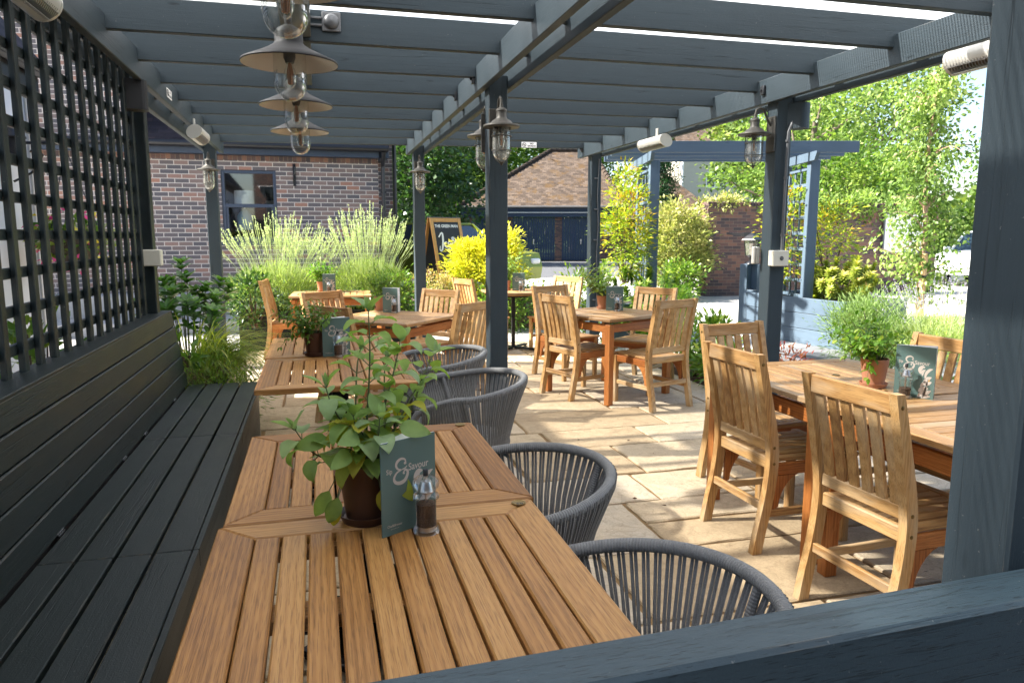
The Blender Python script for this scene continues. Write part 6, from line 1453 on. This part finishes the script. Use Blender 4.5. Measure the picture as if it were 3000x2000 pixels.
def birch():
    O = Vector((10.35, 10.75, 0)); t = thing('young_birch', 'slender pale-barked young tree with drooping leaves tied to a stake', 'tree', O); b = MB()
    tr = [(0, 0, -.03), (-.03, 0, .7), (.03, .02, 1.5), (-.06, 0, 2.3), (-.02, .03, 3.1), (.02, 0, 4.0), (.0, .0, 5.2)]; q = []
    for a, c in zip(tr[:-1], tr[1:]): q += [Vector(a).lerp(Vector(c), f) for f in (0, .5)]
    q.append(Vector(tr[-1])); b.tube(q, [.055 - .0035 * k for k in range(len(q))], 10); l = Leaves(); rnd = random.Random(8)
    for k in range(46):
        z = rnd.uniform(.9, 5.0); a = rnd.uniform(0, 2 * PI); f = (z - .9) / 4.1; i = min(int(z / 5.2 * (len(q) - 1)), len(q) - 2); s = q[i]; R_ = rnd.uniform(.35, 1.05) * (1.1 - .6 * f) * (.55 if math.cos(a) > .2 and z > 2.5 else 1)
        e = Vector((math.cos(a) * R_, math.sin(a) * R_, s.z + rnd.uniform(.0, .6) * R_)); pts = curve_pts(s, e, (0, 0, .15), 8); b.tube(pts, [.016 * (1 - .11 * j) for j in range(8)], 5)
        n = 95; u = RNG.uniform(.2, 1.05, n); P = np.array([list(pts[min(int(v * 7), 7)]) for v in u]) + RNG.normal(size=(n, 3)) * .15; P[:, 2] -= RNG.random(n) ** 2 * .4
        D = RNG.normal(size=(n, 3)) * .5 + np.array([math.cos(a) * .4, math.sin(a) * .4, -.7]); l.add(P, D, RNG.uniform(.07, .11, n), RNG.uniform(.045, .065, n), np.clip(RNG.random(n) * .4 + .65 * rnd.random(), 0, 1), None, .2, .15, 1)
    n = 700; P = np.stack([RNG.normal(size=n) * .3, RNG.normal(size=n) * .3, RNG.uniform(.25, 1.7, n)], 1); l.add(P, RNG.normal(size=(n, 3)) * .6 + np.array([0, 0, -.3]), .1, .06, RNG.random(n) * .6, None, .2, .15, 1)
    b.build('trunk', M['birch_bark'], t); l.build('crown', M['lf_birch'], t)
    t = thing('tree_stake', 'round wooden stake tied to the young pale-barked tree', 'stake', (10.25, 10.6, 0)); b = MB(); b.lathe([(.05, -.03), (.05, 1.1), (.04, 1.14), (0, 1.14)], None, 12); b.build('stake', M['stake'], t)
    b = MB(); b.lathe([(.056, .72), (.058, .76)], None, 14); b.tube([(.05, .02, .74), (.1, .13, .74)], .012, 6); b.build('tie', M['gutter'], t)
birch()
tree('broadleaf_tree', 'unseen loose-crowned tree added behind the white lean-to to shade the near end of the terrace', (-7.0, 2.95, 0), 11.4, 1.5, 7.4, 210, .2, .14, M['lf_fresh'], 46, .5, .14, 8)  # tree added out of view to dapple the sun on the near post
G = 'trees beyond the garages'
tree('broadleaf_tree', 'sunlit leafy tree filling the gap behind the chalkboard sign', (8.0, 49, 0), 13, 4.6, .6, 15000, .34, .22, M['lf_fresh'], 120, 1.3, .3, group=G)
tree('broadleaf_tree', 'dark leafy tree beside the brick pub wing corner', (5.2, 38, 0), 10.5, 3.0, .4, 9000, .3, .2, M['lf_dark'], 80, 1.1, .22, group=G)
tree('broadleaf_tree', 'bright leafy tree rising behind the garage roof', (15.0, 58, 0), 15, 5.5, 1, 13000, .38, .25, M['lf_fresh'], 110, 1.5, .3, group=G)
tree('broadleaf_tree', 'tall tree behind the garage ridge right of the centre post', (22, 62, 0), 15, 5.0, 1, 9000, .4, .25, M['lf_fresh'], 90, 1.5, .3, group=G)
tree('conifer_tree', 'narrow dark green conifer rising between the two tiled roofs', (17.6, 36.5, 0), 7.6, 1.25, .4, 9000, .2, .07, M['lf_conifer'], 110, .4, .12, shape=.45, cat='conifer')
tree('broadleaf_tree', 'gnarled dark-limbed tree in front of the cream house', (27.5, 41, 0), 11, 4.6, 3.0, 9000, .3, .2, M['lf_far'], 70, 1.1, .24, 16, group=G)
tree('broadleaf_tree', 'pale leafy tree with bare twigs right of the cream house', (27, 33, 0), 11.5, 5.0, 1.2, 14000, .26, .17, M['lf_far'], 120, 1.1, .22, 18, group=G)
tree('broadleaf_tree', 'large bright tree behind the garden wall right of the arbour', (18.2, 24.5, 0), 8.4, 3.6, 1.0, 8000, .2, .13, M['lf_birch'], 130, .8, .2, 14, group=G)
tree('broadleaf_tree', 'leafy dark tree behind the white car at the right edge', (27.0, 22.5, 0), 4.8, 3.0, .5, 9000, .2, .13, M['lf_fresh'], 80, .8, .24, 8, group=G)
tree('broadleaf_tree', 'low bright green bushy tree just over the garden wall', (16.6, 20.5, 0), 4.4, 2.4, .4, 7000, .17, .11, M['lf_fresh'], 80, .65, .12, 6, group=G)
l = Leaves(); n = 16000; th = RNG.uniform(R(-30), R(85), n); rr = RNG.uniform(84, 96, n); P = np.stack([np.sin(th) * rr, np.cos(th) * rr, RNG.random(n) * 6.5 * (1 + .3 * np.sin(th * 23)) ], 1)
l.add(P, RNG.normal(size=(n, 3)), 1.2, .8, RNG.random(n) * .8, None, .1, 0, 0); stuff(l.build('distant_wood', M['lf_far']), 'far belt of woodland beyond the houses', 'wood')
# ---------------------------------------------------------------- camera, sun and sky
cam = bpy.data.cameras.new('camera'); co = bpy.data.objects.new('camera', cam); COL.objects.link(co); SC.camera = co
co.location = (0, 0, 1.45); pitch = math.atan(310 / 2150); yaw = math.atan(575 / math.hypot(2150, 310))
co.rotation_euler = (PI / 2 - pitch, 0, -yaw); cam.sensor_width = 36; cam.lens = 2150 / 3000 * 36
cam.clip_start = .02; cam.clip_end = 900; cam.dof.use_dof = True; cam.dof.focus_distance = 2.1; cam.dof.aperture_fstop = 20
EL, AZ = R(43), R(14)
sdir = Vector((-math.cos(EL) * math.cos(AZ), math.cos(EL) * math.sin(AZ), math.sin(EL)))
sl = bpy.data.lights.new('sun', 'SUN'); sl.energy = 5.0; sl.angle = R(1.1); sl.color = (1, .95, .86)
so = bpy.data.objects.new('sun', sl); COL.objects.link(so); so.rotation_euler = sdir.to_track_quat('Z', 'Y').to_euler(); so.location = (-20, 5, 30)
w = bpy.data.worlds.new('World'); SC.world = w; w.use_nodes = True; nt = w.node_tree; bg = nt.nodes['Background']
sky = nt.nodes.new('ShaderNodeTexSky'); sky.sky_type = 'NISHITA'; sky.sun_disc = False; sky.sun_elevation = EL
sky.sun_rotation = math.atan2(sdir.x, sdir.y); sky.air_density = 1.0; sky.dust_density = 1.4; sky.ozone_density = 1.0
nt.links.new(sky.outputs[0], bg.inputs[0]); bg.inputs[1].default_value = .08
SC.view_settings.view_transform = 'Standard'; SC.view_settings.look = 'None'; SC.view_settings.exposure = 2.15; SC.view_settings.gamma = 1
SC.cycles.max_bounces = 8; SC.cycles.transparent_max_bounces = 24; SC.cycles.caustics_refractive = False; SC.cycles.caustics_reflective = False
